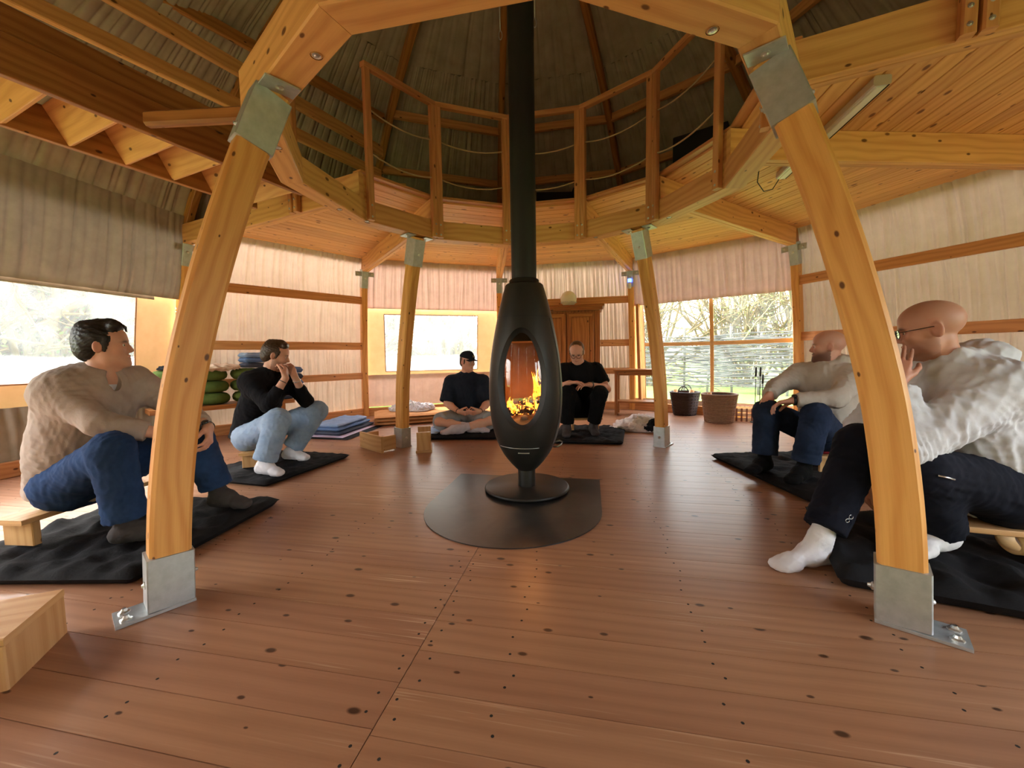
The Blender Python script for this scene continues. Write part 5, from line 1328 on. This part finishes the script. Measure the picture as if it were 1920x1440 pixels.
pad('floor_mat', [(-2.56, 3.06), (-1.80, 2.83), (-1.53, 3.69), (-2.30, 3.92)], .001, .048, M['futon'], 'black futon mat under the man in light jeans', 'mat', G, seed=2)
pad('floor_mat', [(-1.02, 4.40), (-.16, 4.36), (-.18, 5.30), (-1.04, 5.34)], .001, .062, M['futon'], 'black futon mat under the cross-legged man', 'mat', G, seed=3)
pad('floor_mat', [(.40, 4.12), (1.12, 4.00), (1.40, 4.90), (.62, 5.08)], .001, .052, M['futon'], 'black futon mat under the man with glasses right of the stove', 'mat', G, seed=4)
pad('floor_mat', [(1.79, 2.36), (2.72, 2.40), (2.64, 3.50), (1.74, 3.46)], .001, .060, M['futon'], 'black futon mat under the bearded man in the beige hoodie', 'mat', G, seed=5)
pad('floor_mat', [(1.26, 1.50), (2.08, 1.10), (2.50, 1.88), (1.66, 2.22)], .001, .086, M['futon'], 'thick black futon mat in the right foreground under the man in white', 'mat', G, seed=6, wr=.010)
S_ = SDF(); rr_ = np.random.RandomState(3)
pad('folded_sheet', [(-1.03, 4.50), (-.86, 4.46), (-.80, 4.92), (-1.0, 4.98)], .056, .016, M['blanket_pale'], 'small pale blue cloth on the mat beside the cross-legged man', 'cloth', seed=12, tuft=False, wr=.004, edge=.02)
# ------------------------------------------------------------------ low wooden stools
def stool(label, c, rz, L=.46, W=.17, H=.16, th=.024, tilt=0.0, legin=.05, lt=.026, mat='stool', flip=False, z0=0.0, lw=None, group='low wooden meditation stools', roll=None):
    """seat along local x; c = floor point under the seat centre"""
    e = empty('meditation_stool', (c[0], c[1], z0), label, 'stool', group); o = Vector((c[0], c[1], z0))
    R = Matrix.Rotation(rz, 3, 'Z')
    if roll is not None: R = R @ roll
    up = -1 if flip else 1
    def put(nm, ctr, dims, ax=0):
        mb = MB()
        if ax == 2: box_mb(mb, dims[2], dims[1], dims[0], .004, axis=2)
        else: box_mb(mb, *dims, .004)
        link(nm, mb.mesh(nm), e, M[mat], o + R @ Vector(ctr), R)
    zs = H - th / 2; zl = (H - th) / 2
    if flip: zs = th / 2; zl = th + (H - th) / 2
    put('seat', (0, 0, zs), (L, W, th))
    for s in (-1, 1): put('leg', (s * (L / 2 - legin), 0, zl), (lt, (lw or W * .86), H - th - .0005), 2)
    return e
stool('long low pine stool under the man in the taupe sweater', (-2.335, 2.10), math.radians(84), .60, .19, .140, z0=.066, legin=.06, lt=.034)
stool('low pine stool under the man in light jeans', (-2.22, 3.42), math.radians(110), .44, .17, .13, z0=.045)
stool('pale pine stool under the man with glasses right of the stove', (.845, 4.70), math.radians(6), .40, .18, .14, z0=.05)
stool('red-cushioned low stool under the man in the beige hoodie', (2.33, 2.98), math.radians(75), .42, .17, .13, z0=.05)
stool('pine stool upside down beside the far left post, legs up', (-.905, 4.02), math.radians(101), .40, .155, .20, flip=True, legin=.03)
e = stool('pine stool with round leg holes under the man in white', (1.93, 1.64), math.radians(160), .46, .18, .12, z0=.085, legin=.07)
for ch in list(e.children):
    if ch.name.startswith('leg'): bpy.data.objects.remove(ch)
M['cork'] = plain('bamboo_ring', srgb(190, 152, 100), .6, var=.25, scale=30, bump=.2)
for s in (-1, 1):
    cR = Matrix.Rotation(math.radians(160), 3, 'Z'); c0 = Vector((1.93, 1.64, .085)) + cR @ Vector((s * .15, 0, .047))
    n = 28; pts = [c0 + cR @ Vector((0, .068 * math.cos(2 * PI * i / n), .040 * math.sin(2 * PI * i / n))) for i in range(n)]
    link('ring_leg', sweep([p - c0 for p in pts], rsec(.06, .014, .003), side=cR @ Vector((1, 0, 0)), closed=True).mesh('ring_leg', True), e, M['cork'], c0)
# stool in the left foreground corner: board end faces us
stool('pine stool cut off by the left edge of the picture', (-1.715, 1.11), math.radians(23), .46, .27, .155, legin=.013, lt=.026, lw=.268)
# stool lying on its side by the far left post
stool('pine stool tipped on its side in front of the far left post', (-1.315, 4.10), math.radians(-43), .44, .165, .18, roll=Matrix.Rotation(math.radians(90), 3, 'X') , z0=.083).name = 'meditation_stool'
# ------------------------------------------------------------------ blankets and mats at the rear left
pad('yoga_mat', [(-2.42, 4.60), (-1.88, 4.48), (-1.72, 5.66), (-2.30, 5.80)], .001, .010, M['dark_cloth'], 'thin black yoga mat under the purple one', 'yoga mat', seed=20, tuft=False, wr=0, edge=.01, nx=12, ny=12)
pad('yoga_mat', [(-2.46, 4.66), (-1.96, 4.54), (-1.82, 5.62), (-2.36, 5.74)], .0115, .010, M['lilac'], 'lilac yoga mat under the blue blankets on the floor', 'yoga mat', seed=21, tuft=False, wr=0, edge=.01, nx=12, ny=12)
BL = ['bottom slate blanket of the floor stack at rear left', 'middle blue blanket of the floor stack at rear left', 'top pale blue blanket of the floor stack at rear left']
for i in range(3):
    d = .02 * i
    pad('folded_blanket', [(-2.46 + d, 4.74 + d), (-2.02 - d, 4.62 + d), (-1.90 - 2 * d, 5.44 - d), (-2.38 + d, 5.56 - d)], .022 + .043 * i, .046, M[('blanket_slate', 'blanket_blue', 'blanket_pale')[i]], BL[i], 'blanket', 'folded blue blankets on the floor', seed=30 + i, tuft=False, wr=.005, edge=.03)
wt, wo = uv2(TH0 - 15), vdir(TH0 - 15)
fm = empty('folded_mattress', (-1.0, 5.9, 0), 'low brown mattress folded in layers below the small window', 'mattress')
q0 = Vector((-1.86, 5.32, 0)); q1 = q0 + wt * 1.85
for i in range(3):
    a, b = q0 + wo * .008 * i, q1 + wo * .008 * i; o_ = pad('layer', [(p.x, p.y) for p in (a, b, b + wo * .74, a + wo * .74)], .002 + .045 * i, .047, M['mattress'], parent=fm, seed=40 + i, tuft=False, wr=.002, edge=.03, nx=30, ny=16)
def lump(name, pts, rads, mat, label, cat, seed=1, amp=.012, wl=.08, h=.008, k=.04, floorz=0.0, stretch=None):
    S = SDF(); cu = [((0, 0, floorz), (0, 0, -1))]
    for i, p in enumerate(pts): S.ell(p, rads[i], None, k, cuts=cu)
    V, Q = S.net(h); V = relax(V, Q, 2); N = vnormals(V, Q); z = np.clip((V[:, 2] - floorz) / .03, 0, 1)
    W = wrinkle(V, N, amp, wl, seed, stretch=stretch); V = V + (W - V) * z[:, None]; V[:, 2] = np.maximum(V[:, 2], floorz + .001)
    b = V.mean(0); b[2] = floorz
    return tag(link(name, np_mesh(name, V - b, Q), None, mat, Vector(b)), label, cat)
lump('crumpled_blanket', [(-1.72, 5.92, .17), (-1.52, 5.96, .18), (-1.33, 6.0, .17), (-1.60, 5.82, .16), (-1.38, 5.86, .16)], [(.13, .12, .07), (.14, .14, .10), (.16, .13, .08), (.11, .1, .06), (.15, .12, .06)], M['white_cloth'], 'crumpled white blanket lying on the brown mattress', 'blanket', 3, .016, .09, floorz=.139)
hd = lump('white_jacket', [(1.42, 4.92, .05), (1.56, 4.86, .10), (1.70, 4.78, .07), (1.30, 4.82, .03), (1.62, 4.70, .03), (1.44, 4.76, .05)], [(.16, .14, .08), (.16, .13, .10), (.13, .12, .09), (.14, .1, .04), (.18, .1, .04), (.16, .12, .06)], M['white_cloth'], 'white jacket with black print heaped on the floor beside the far mat', 'jacket', 5, .014, .09)
S_ = SDF(); S_.ell((1.69, 4.69, .09), (.09, .06, .075), None, .02); S_.ell((1.62, 4.64, .05), (.08, .05, .04), None, .02); soft('black_print', S_, .007, M['dark_cloth'], hd, amp=.008, wl=.06)
lump('white_scarf', [(2.22, 1.62, .09), (2.30, 1.55, .09), (2.40, 1.50, .09), (2.14, 1.50, .085)], [(.13, .08, .035), (.13, .09, .04), (.12, .09, .04), (.1, .06, .03)], M['white_cloth'], 'white cloth lying on the mat behind the stool at right', 'cloth', 7, .010, .07, floorz=.085)
# ------------------------------------------------------------------ shelf bench with green cushions at left rear
bt, bo = uv2(TH0 - 45), vdir(TH0 - 45)
def wl2(t, r, z): return paz(TH0 - 45, r, z) + bt * t
be = empty('shelf_bench', wl2(-.55, 3.92, 0), 'low pine bench against the left rear wall stacked with green cushions', 'bench')
b_ = beam('bench_top', wl2(-1.5, 3.88, .405), wl2(-.12, 3.88, .405), .40, .05, M['antique'], be)
for t_ in (-1.35, -.25): beam('bench_leg', wl2(t_, 3.72, .0), wl2(t_, 3.72, .38), .05, .05, M['antique'], be, up=bo); beam('bench_leg', wl2(t_, 4.02, .0), wl2(t_, 4.02, .38), .05, .05, M['antique'], be, up=bo)
cm = lathe_mb([(0.001, .0), (.09, .002), (.125, .012), (.150, .036), (.158, .066), (.150, .098), (.125, .122), (.09, .131), (.001, .134)], 28)
CN = [('left', -1.30), ('middle', -.93), ('right', -.585)]
names3 = ['bottom', 'middle', 'top']
zaf = None
for ci, (cn, t_) in enumerate(CN):
    for i in range(3):
        V_ = np.array(cm.v); rr_ = np.random.RandomState(ci * 3 + i); V_ = V_ + rr_.normal(0, .0012, V_.shape); ang = np.arctan2(V_[:, 1], V_[:, 0]); V_[:, :2] *= (1 + .012 * np.sin(ang * 14))[:, None]
        m2 = MB(); m2.v = [tuple(p) for p in V_]; m2.f = cm.f; m2.uv = cm.uv; m2.mi = cm.mi
        o_ = link('green_cushion', m2.mesh('green_cushion', True), None, M['green'], wl2(t_ + rr_.uniform(-.012, .012), 3.86, .432 + .1345 * i))
        tag(o_, '%s round green meditation cushion of the %s pile on the rear bench' % (names3[i], cn), 'cushion', 'green cushions on the rear bench')
lump('tan_cloth', [wl2(-1.02, 3.80, .84), wl2(-.90, 3.80, .85), wl2(-.78, 3.76, .85), wl2(-1.08, 3.74, .80)], [(.13, .14, .035), (.14, .14, .045), (.11, .12, .04), (.07, .06, .08)], M['tan_cloth'], 'cream cloth thrown over the piles of green cushions', 'cloth', 9, .010, .09, floorz=.74)
lump('black_scarf', [wl2(-1.30, 3.80, .85), wl2(-1.20, 3.82, .86)], [(.12, .1, .04), (.1, .1, .04)], M['dark_cloth'], 'black cloth on the leftmost pile of green cushions', 'cloth', 10, .010, .07, floorz=.836)
for i in range(8):
    z = .431 + .081 * i if i < 5 else .838 + .061 * (i - 5); m_ = ('blanket_slate', 'blanket_slate', 'blanket_blue', 'blanket_slate', 'blanket_blue', 'blanket_slate', 'blanket_blue', 'blanket_pale')[i]
    sh_ = 0 if i < 5 else -.22; p0 = wl2(-.40 + sh_, 3.72, 0); p1 = wl2(.02 + sh_, 3.72, 0); p2 = wl2(.02 + sh_, 4.04, 0); p3 = wl2(-.40 + sh_, 4.04, 0)
    pad('folded_blanket', [(p.x, p.y) for p in (p0, p1, p2, p3)], z, (.082 if i < 5 else .062), M[m_], 'folded %s blanket, %s the rear bench stack' % ('slate' if 'slate' in m_ else 'blue', ['lowest in', 'second from the bottom of', 'third from the bottom of', 'fourth from the bottom of', 'fourth from the top of', 'third from the top of', 'second from the top of', 'topmost of'][i]), 'blanket', 'folded blankets on the rear bench', seed=60 + i, tuft=False, wr=.004, edge=.03, nx=22, ny=16)
# ------------------------------------------------------------------ wardrobe, lamp, side table
wa = math.radians(-11.2); WR = Matrix.Rotation(wa, 3, 'Z'); wc = Vector((.905, 6.46, 0))
wd = empty('wardrobe', wc, 'antique pine wardrobe with two panelled doors and a cornice', 'wardrobe')
def wbox(nm, c, d, mat='antique', par=None, ch=.004, vert=False):
    mb = MB()
    if vert: box_mb(mb, d[2], d[1], d[0], ch, axis=2)
    else: box_mb(mb, d[0], d[1], d[2], ch)
    return link(nm, mb.mesh(nm), par or wd, M[mat], wc + WR @ Vector(c), WR)
wbox('carcass', (0, .02, .84), (1.0, .42, 1.56), vert=True); wbox('plinth', (0, 0, .05), (1.06, .48, .1)); wbox('cornice', (0, -.01, 1.635), (1.08, .48, .05)); wbox('cornice_cap', (0, -.02, 1.675), (1.14, .52, .03))
for s in (-1, 1):
    wbox('pilaster', (s * .47, -.205, .86), (.08, .03, 1.48), vert=True)
    d_ = wbox('door', (s * .215, -.205, .85), (.42, .025, 1.44), vert=True)
    for zc, hh in ((1.18, .62), (.46, .58)): wbox('door_panel', (s * .215, -.224, zc), (.27, .016, hh), 'pine_dark', d_, .010, vert=True)
    for xx in (-.17, .17): wbox('stile', (s * .215 + xx, -.224, .85), (.06, .014, 1.40), 'antique', d_, .003, vert=True)
    wbox('carved_head', (s * .215, -.226, 1.535), (.36, .018, .05), 'pine_dark', d_)
kn_ = lathe_mb([(0, .03), (.012, .028), (.014, .018), (.006, .01), (.006, 0)], 12)
link('door_knob', kn_.mesh('door_knob', True), wd, M['antique'], wc + WR @ Vector((.03, -.22, .85)), WR @ Matrix.Rotation(math.radians(90), 3, 'X'))
lp = empty('globe_lamp', wc + WR @ Vector((0.02, .02, 1.69)), 'white paper globe lamp with dotted band standing on the wardrobe', 'lamp')
M['globe'] = plain('globe_white', srgb(236, 228, 212), .5, var=.03)
lathe('globe', [(.0, -.10), (.06, -.098)] + [(.128 * math.sin(a), -.128 * math.cos(a) + .03) for a in np.linspace(.55, PI, 16)], wc + WR @ Vector((.02, .02, 1.79)), M['globe'], lp, 28)
for i in range(24):
    a = 2 * PI * i / 24; p = wc + WR @ Vector((.02, .02, 1.765)) + Vector((.124 * math.cos(a), .124 * math.sin(a), 0)); bolt(lp, p, (math.cos(a), math.sin(a), 0), M['white_cloth'], .007, .006, 'stud')
tb = empty('side_table', (1.90, 6.02, 0), 'narrow pine side table with a low shelf in front of the large window', 'table')
tf0, tf1 = Vector((1.56, 6.06, 0)), Vector((2.16, 5.83, 0)); td = (tf1 - tf0).normalized(); tn = Vector((-td.y, td.x, 0))
ctr = (tf0 + tf1) / 2 + tn * .15
def tpl(nm, z, th, ins, w): c_ = ctr + Vector((0, 0, z)); hl = .335 - ins; return beam(nm, c_ - td * hl, c_ + td * hl, w, th, M['antique'], tb)
tpl('table_top', .682, .028, 0, .36); tpl('low_shelf', .20, .024, .03, .28)
for s in (-1, 1):
    for q in (-1, 1): p = ctr + td * s * .295 + tn * q * .14; beam('table_leg', p, p + Vector((0, 0, .668)), .045, .045, M['antique'], tb, up=tn)
    c_ = ctr + tn * s * .14 + Vector((0, 0, .635)); beam('apron', c_ - td * .27, c_ + td * .27, .02, .06, M['antique'], tb)
# ------------------------------------------------------------------ baskets and fire tools
M['wicker'] = plain('wicker_brown', srgb(122, 88, 62), .7, var=.35, scale=40, bump=.3)
M['wicker_dark'] = plain('wicker_dark', srgb(52, 34, 28), .6, var=.4, scale=40, bump=.3)
M['chip_dark'] = plain('splint_wood_dark', srgb(140, 92, 72), .7, var=.2, scale=16, bump=.2); M['chip'] = plain('splint_wood', srgb(238, 206, 166), .7, var=.2, scale=16, bump=.2)
def basket(name, c, rb, rt, hgt, mat, label, handles=True, fill=None, rows=15, stakes=22):
    e = empty(name, c, label, 'basket', 'wicker baskets by the large window'); c = Vector(c)
    wv = MB()
    for i in range(rows):
        z = hgt * (i + .5) / rows; r = rb + (rt - rb) * z / hgt; P = []
        for j in range(stakes * 2): a = 2 * PI * j / (stakes * 2); q = r + .006 * (1 if (j + i) % 2 else -1); P.append(Vector((q * math.cos(a), q * math.sin(a), z)))
        s = sweep(P, [(x * 1.0, y) for x, y in rsec(.012, hgt / rows * .98, .003)], side=(1, 0, 0), closed=True) if False else sweep(P, rsec(.011, hgt / rows * .95, .003), up=(0, 0, 1), closed=True)
        wv.add(s.v, s.f, s.uv)
    link('woven_wall', wv.mesh('woven_wall', True), e, mat, c)
    st_ = MB()
    for j in range(stakes):
        a = 2 * PI * j / stakes; s = sweep([Vector(((rb) * math.cos(a), (rb) * math.sin(a), .002)), Vector(((rt) * math.cos(a), (rt) * math.sin(a), hgt))], csec(.006, 5)); st_.add(s.v, s.f, s.uv)
    link('stakes', st_.mesh('stakes'), e, mat, c)
    tube('rim', [c + Vector((rt * math.cos(2 * PI * j / 36), rt * math.sin(2 * PI * j / 36), hgt)) for j in range(36)], .013, mat, e, 8, True, base=c)
    lathe('bottom', [(0, .004), (rb, .004), (rb, .012), (0, .012)], c, mat, e, 24)
    lathe('inner_wall', [(rb - .008, .012), (rt - .012, hgt - .01)], c, M['wicker_dark'], e, 32)
    if handles:
        for s in (-1, 1): tube('handle', [c + Vector((s * (rt - .01) * .5 + .0 + .075 * math.cos(a) , s * (rt - .01) * .86, hgt + .10 * math.sin(a))) for a in np.linspace(0, PI, 12)], .008, mat, e, 6)
    if fill:
        for i, (p, q, r) in enumerate(fill):
            o_ = tube('firewood', [c + Vector(p), c + Vector(q)], r, M['pine'], None, 8); tag(o_, 'split firewood stick, %s of those in the %s' % (['left', 'right', 'middle'][i], 'dark basket' if mat == M['wicker_dark'] else 'brown basket'), 'firewood', 'firewood in the baskets')
    return e
basket('wicker_basket', (2.60, 5.98, 0), .15, .205, .34, M['wicker_dark'], 'dark wicker basket with loop handles by the large window', fill=[((-.08, .0, .1), (-.1, .1, .37), .03), ((.05, .04, .1), (.12, .02, .37), .035)])
basket('wicker_basket', (2.775, 5.32, 0), .165, .215, .37, M['wicker'], 'tall brown wicker basket in front of the dark one', False, fill=[((-.05, .05, .1), (-.09, .09, .385), .03)])
sb_ = empty('splint_basket', (3.16, 5.42, 0), 'low square splint basket of pale woven strips', 'basket'); sc_ = Vector((3.16, 5.42, 0)); SR = Matrix.Rotation(math.radians(-25), 3, 'Z')
for i in range(3):
    z = .03 + .058 * i
    for (cx_, cy_, l_, ax_) in ((0, -.13, .38, 0), (0, .13, .38, 0), (-.19, 0, .26, 1), (.19, 0, .26, 1)):
        mb = MB(); box_mb(mb, l_, .006, .046, .001); link('strip', mb.mesh('strip'), sb_, M['chip'], sc_ + SR @ Vector((cx_, cy_, z)), SR @ Matrix.Rotation(math.radians(90 * ax_), 3, 'Z'))
for i in range(6):
    for sy in (-1, 1):
        mb = MB(); box_mb(mb, .175, .006, .022, .001, axis=0); link('upright_strip', mb.mesh('upright_strip'), sb_, M['chip_dark'], sc_ + SR @ Vector((-.15 + .06 * i, sy * .138, .088)), SR @ Matrix.Rotation(math.radians(90), 3, 'Y'))
mb = MB(); box_mb(mb, .35, .23, .01, .001); link('base', mb.mesh('base'), sb_, M['chip'], sc_ + SR @ Vector((0, 0, .006)), SR)
M['yellow'] = plain('yellow_card', srgb(240, 180, 70), .6)
yb = MB(); yb.add([(-.07, -.03, 0), (.09, -.03, 0), (-.03, -.02, .17), (-.07, .03, 0), (.09, .03, 0), (-.03, .02, .17)], [(0, 1, 2), (5, 4, 3), (0, 2, 5, 3), (1, 4, 5, 2), (0, 3, 4, 1)])
tag(link('yellow_packet', yb.mesh('yellow_packet'), None, M['yellow'], (3.10, 5.45, .012)), 'yellow paper packet standing in the splint basket', 'packet')
ft = empty('fire_tools', (3.22, 5.20, 0), 'set of black fire irons on a stand beside the splint basket', 'fire tools'); fc = Vector((3.22, 5.20, 0))
lathe('stand_base', [(0, .012), (.08, .012), (.085, .0)], fc, M['pipe'], ft, 20)
for i, (dx, dy, zt) in enumerate(((-.035, .0, .72), (.03, .01, .72), (.07, .02, .62))):
    tube('rod', [fc + Vector((dx, dy, .02)), fc + Vector((dx, dy, zt))], .005, M['pipe'], ft, 6); tube('grip', [fc + Vector((dx, dy, zt - .11)), fc + Vector((dx, dy, zt + .01))], .012, M['pipe'], ft, 8)
M['magenta'] = plain('magenta_rubber', srgb(176, 40, 120), .5)
lathe('pink_ball', [(.085 * math.sin(a), .085 - .085 * math.cos(a)) for a in np.linspace(0, PI, 14)], (3.07, 4.86, 0), M['magenta'], None, 24)
tag(bpy.data.objects['pink_ball'], 'magenta ball on the floor behind the bearded man, by the splint basket', 'ball')
M['red'] = cloth('red_cloth', srgb(150, 34, 46), weave=500, bump=.3)
pad('red_cushion', [(2.22, 2.83), (2.45, 2.79), (2.52, 3.12), (2.28, 3.16)], .181, .03, M['red'], 'flat red cushion on the stool under the bearded man', 'cushion', seed=80, tuft=False, edge=.03, nx=16, ny=16)
# ------------------------------------------------------------------ ceiling tube light, blue device, loft things
M['alu'] = plain('aluminium_profile', (.62, .60, .60, 1), .4, .5, var=.05); M['tube_white'] = plain('lamp_diffuser', srgb(232, 232, 222), .4, var=.02)
la, lb = Vector((2.27, 3.43, 2.388)), Vector((2.035, 2.27, 2.388))
tl = empty('tube_light', (la + lb) / 2, 'long unlit fluorescent tube light fixed under the loft boards at right', 'light'); ld = (lb - la).normalized(); ln_ = Vector((-ld.y, ld.x, 0))
beam('housing', la, lb, .085, .054, M['alu'], tl, ch=.008); beam('diffuser', la + Vector((0, 0, -.028)) + ld * .01, lb + Vector((0, 0, -.028)) - ld * .01, .05, .01, M['tube_white'], tl)
beam('groove', la + ln_ * .031 + Vector((0, 0, -.0275)), lb + ln_ * .031 + Vector((0, 0, -.0275)), .006, .004, M['dark'], tl)
tube('cable', [la + Vector(v) for v in ((0, .02, -.01), (-.04, .05, -.09), (-.12, .04, -.11), (-.20, -.0, -.05), (-.22, -.05, .02))], .004, M['pipe'], tl, 6)
M['blue_led'] = emit('blue_led', (.05, .12, 1, 1), 5.0); M['plastic'] = plain('white_plastic', srgb(226, 222, 216), .4, var=.03)
bd = empty('blue_light', pv(1, rad(2.1) - .13, 2.03), 'small white device glowing blue on the steel joint left of the large window', 'light'); bp_ = pv(1, rad(2.1) - .125, 1.95)
lathe('device_body', [(0, 0), (.022, .003), (.024, .02), (.026, .15), (.02, .155), (0, .156)], bp_, M['plastic'], bd, 16); lathe('led_band', [(.0275, .0), (.0275, .05)], bp_ + Vector((0, 0, .10)), M['blue_led'], bd, 16)
M['loft_black'] = plain('black_fabric_box', (.006, .006, .007, 1), .8)
lc = Vector((.62, 5.2, ZC + .025))
fcx = empty('floor_chair', lc, 'black floor chair standing on the loft behind the railing', 'chair')
def lb_(nm, c_, d_, par, rz=0): mb = MB(); box_mb(mb, *d_, .02); return link(nm, mb.mesh(nm), par, M['loft_black'], c_, Matrix.Rotation(rz, 3, 'Z'))
lb_('seat', lc + Vector((0, -.1, .06)), (.50, .5, .11), fcx); lb_('backrest', lc + Vector((-.02, .16, .35)), (.48, .08, .50), fcx); lb_('side_wing', lc + Vector((.22, .05, .40)), (.06, .22, .36), fcx)
bx_ = empty('black_cabinet', (2.0, 4.25, ZC + .025), 'black box cabinet standing on the loft at right behind the railing', 'cabinet')
lb_('cabinet_body', Vector((2.02, 4.30, ZC + .025 + .36)), (.50, .40, .70), bx_, math.radians(-35)); lb_('low_step', Vector((1.70, 4.42, ZC + .025 + .19)), (.34, .36, .36), bx_, math.radians(-35))
# ------------------------------------------------------------------ garden outside
t = NT('grass'); tc = t.n('TexCoord'); nz = t.noise(tc.outputs['Object'], 9.0, 6.0, .7)
M['grass'] = t.done(t.principled(t.ramp(nz, [(.3, srgb(84, 112, 44)), (.7, srgb(124, 146, 66))]), .9, spec=.1))
gp = MB(); N = 24; a = np.linspace(0, 2 * PI, N, endpoint=False)
gp.add([(CX + 60 * math.cos(x), CY + 60 * math.sin(x), -.14) for x in a], [tuple(range(N))])
tag(link('garden_lawn', gp.mesh('garden_lawn'), None, M['grass']), 'sunlit green lawn outside the large window', 'lawn', kind='stuff')
M['bark'] = plain('grey_bark', srgb(84, 78, 68), .9, var=.3, scale=12, bump=.4)
M['twig'] = plain('yellow_twig', srgb(122, 102, 56), .8, var=.3, scale=12)
M['leaf'] = plain('spring_leaf', srgb(104, 124, 46), .7, var=.3, scale=5)
M['wattle'] = plain('wattle_rods', srgb(74, 71, 70), .9, var=.35, scale=6, bump=.4)
# woven fence beyond the large window
fe = empty('wattle_fence', paz(41, 9.6, -.14), 'woven brushwood fence standing across the lawn outside the large window', 'fence')
f0, f1 = paz(18, 10.2, -.14), paz(66, 10.2, -.14); fd = (f1 - f0).normalized(); fL = (f1 - f0).length; fn_ = Vector((-fd.y, fd.x, 0))
rr_ = np.random.RandomState(21); wv = MB()
for i in range(64):
    for q in range(3):
        a0 = fL * (q / 3) + rr_.uniform(-.6, .3); a1 = a0 + fL / 3 + rr_.uniform(.2, .9); z0 = .18 + i * .021 + rr_.uniform(-.01, .01); pts = []
        for j in range(9):
            f = j / 8; pts.append(fd * (a0 + (a1 - a0) * f) + fn_ * (.05 * math.sin((a0 + (a1 - a0) * f) * 4.2 + i * PI)) + Vector((0, 0, z0 + .05 * math.sin(f * 5 + i) + rr_.uniform(-.015, .015))))
        s_ = sweep(pts, csec(rr_.uniform(.008, .016), 5)); wv.add(s_.v, s_.f, s_.uv)
tag(link('woven_rods', wv.mesh('woven_rods', True), fe, M['wattle'], f0), kind='stuff')
for i in range(14):
    p = f0 + fd * (fL * (i + .5) / 14); tube('stake', [p, p + Vector((rr_.uniform(-.1, .1), rr_.uniform(-.1, .1), 1.75))], .03, M['bark'], fe, 6)
def shrub(name, base, hgt, spread, label, cat, seed, nb=14, leaves=True, lean=(0, 0), twigmat='twig', thick=.022):
    r = np.random.RandomState(seed); e = empty(name, base, label, cat, 'bare spring trees and shrubs outside'); b = Vector(base); br = MB(); lf = MB()
    def grow(p, d, L, rad_, lev):
        pts = [p]; q = p.copy(); n = 5
        for i in range(n):
            d = (d + Vector(r.normal(0, .16, 3)) + Vector((0, 0, .03))).normalized(); q = q + d * L / n; pts.append(q.copy())
        secs = sweep(pts, csec(rad_, 5), caps=False); br.add(secs.v, secs.f, secs.uv)
        if leaves and lev >= 1:
            for k in range(7):
                c = pts[r.randint(2, len(pts))] + Vector(r.normal(0, .07, 3)); s = r.uniform(.02, .045); u = Vector(r.normal(0, 1, 3)).normalized() * s; v = u.orthogonal().normalized() * s * .5
                lf.add([c - u, c + v, c + u, c - v], [(0, 1, 2, 3)])
        if lev < 2:
            for k in range(4 if lev == 0 else 3):
                pi = r.randint(1, len(pts)); nd = (d + Vector(r.normal(0, .55, 3))).normalized(); grow(pts[pi], nd, L * r.uniform(.45, .7), rad_ * .55, lev + 1)
    for i in range(nb):
        d = Vector((r.normal(lean[0], spread), r.normal(lean[1], spread), 1)).normalized(); grow(Vector((r.normal(0, .25), r.normal(0, .25), 0)), d, hgt * r.uniform(.5, .8), thick, 0)
    link('branches', br.mesh('branches', True), e, M[twigmat], b)
    if leaves and lf.f: link('leaves', lf.mesh('leaves'), e, M['leaf'], b)
    return e
TL = ['willow shrub nearest the left edge of the large window', 'willow shrub behind the fence at the middle of the large window', 'tall willow shrub behind the fence at the right of the large window', 'leafy willow behind the fence near the window mullion',
      'far willow behind the fence at the right window edge']
for i, az in enumerate((22, 36, 52, 44, 61)):
    shrub('willow_shrub', tuple(paz(az, 11.6 + .5 * (i % 2), -.14)), 4.6 + .4 * i, .28, TL[i], 'shrub', 50 + i, 30, thick=.034)
for i, (az, r_) in enumerate(((-66, 8.0), (-78, 7.7), (-58, 8.6), (-88, 8.2))):
    shrub('hazel_bush', tuple(paz(az, r_, -.14)), 3.8, .36, ['arching yellow bush outside the left window, nearest the curved post', 'arching yellow bush outside the left window above the head', 'yellow bush standing farthest behind the left window', 'yellow bush outside the left window at the picture edge'][i], 'bush', 70 + i, 42, True, thick=.04)
for i, (az, r_) in enumerate(((-31, 8.8), (-12, 9.0), (-22, 10.0))):
    shrub('hazel_bush', tuple(paz(az, r_, -.14)), 4.2, .36, ['bush outside the small window at its left', 'bush outside the small window at its right', 'rearmost bush seen through the small window'][i], 'bush', 80 + i, 34, thick=.04)
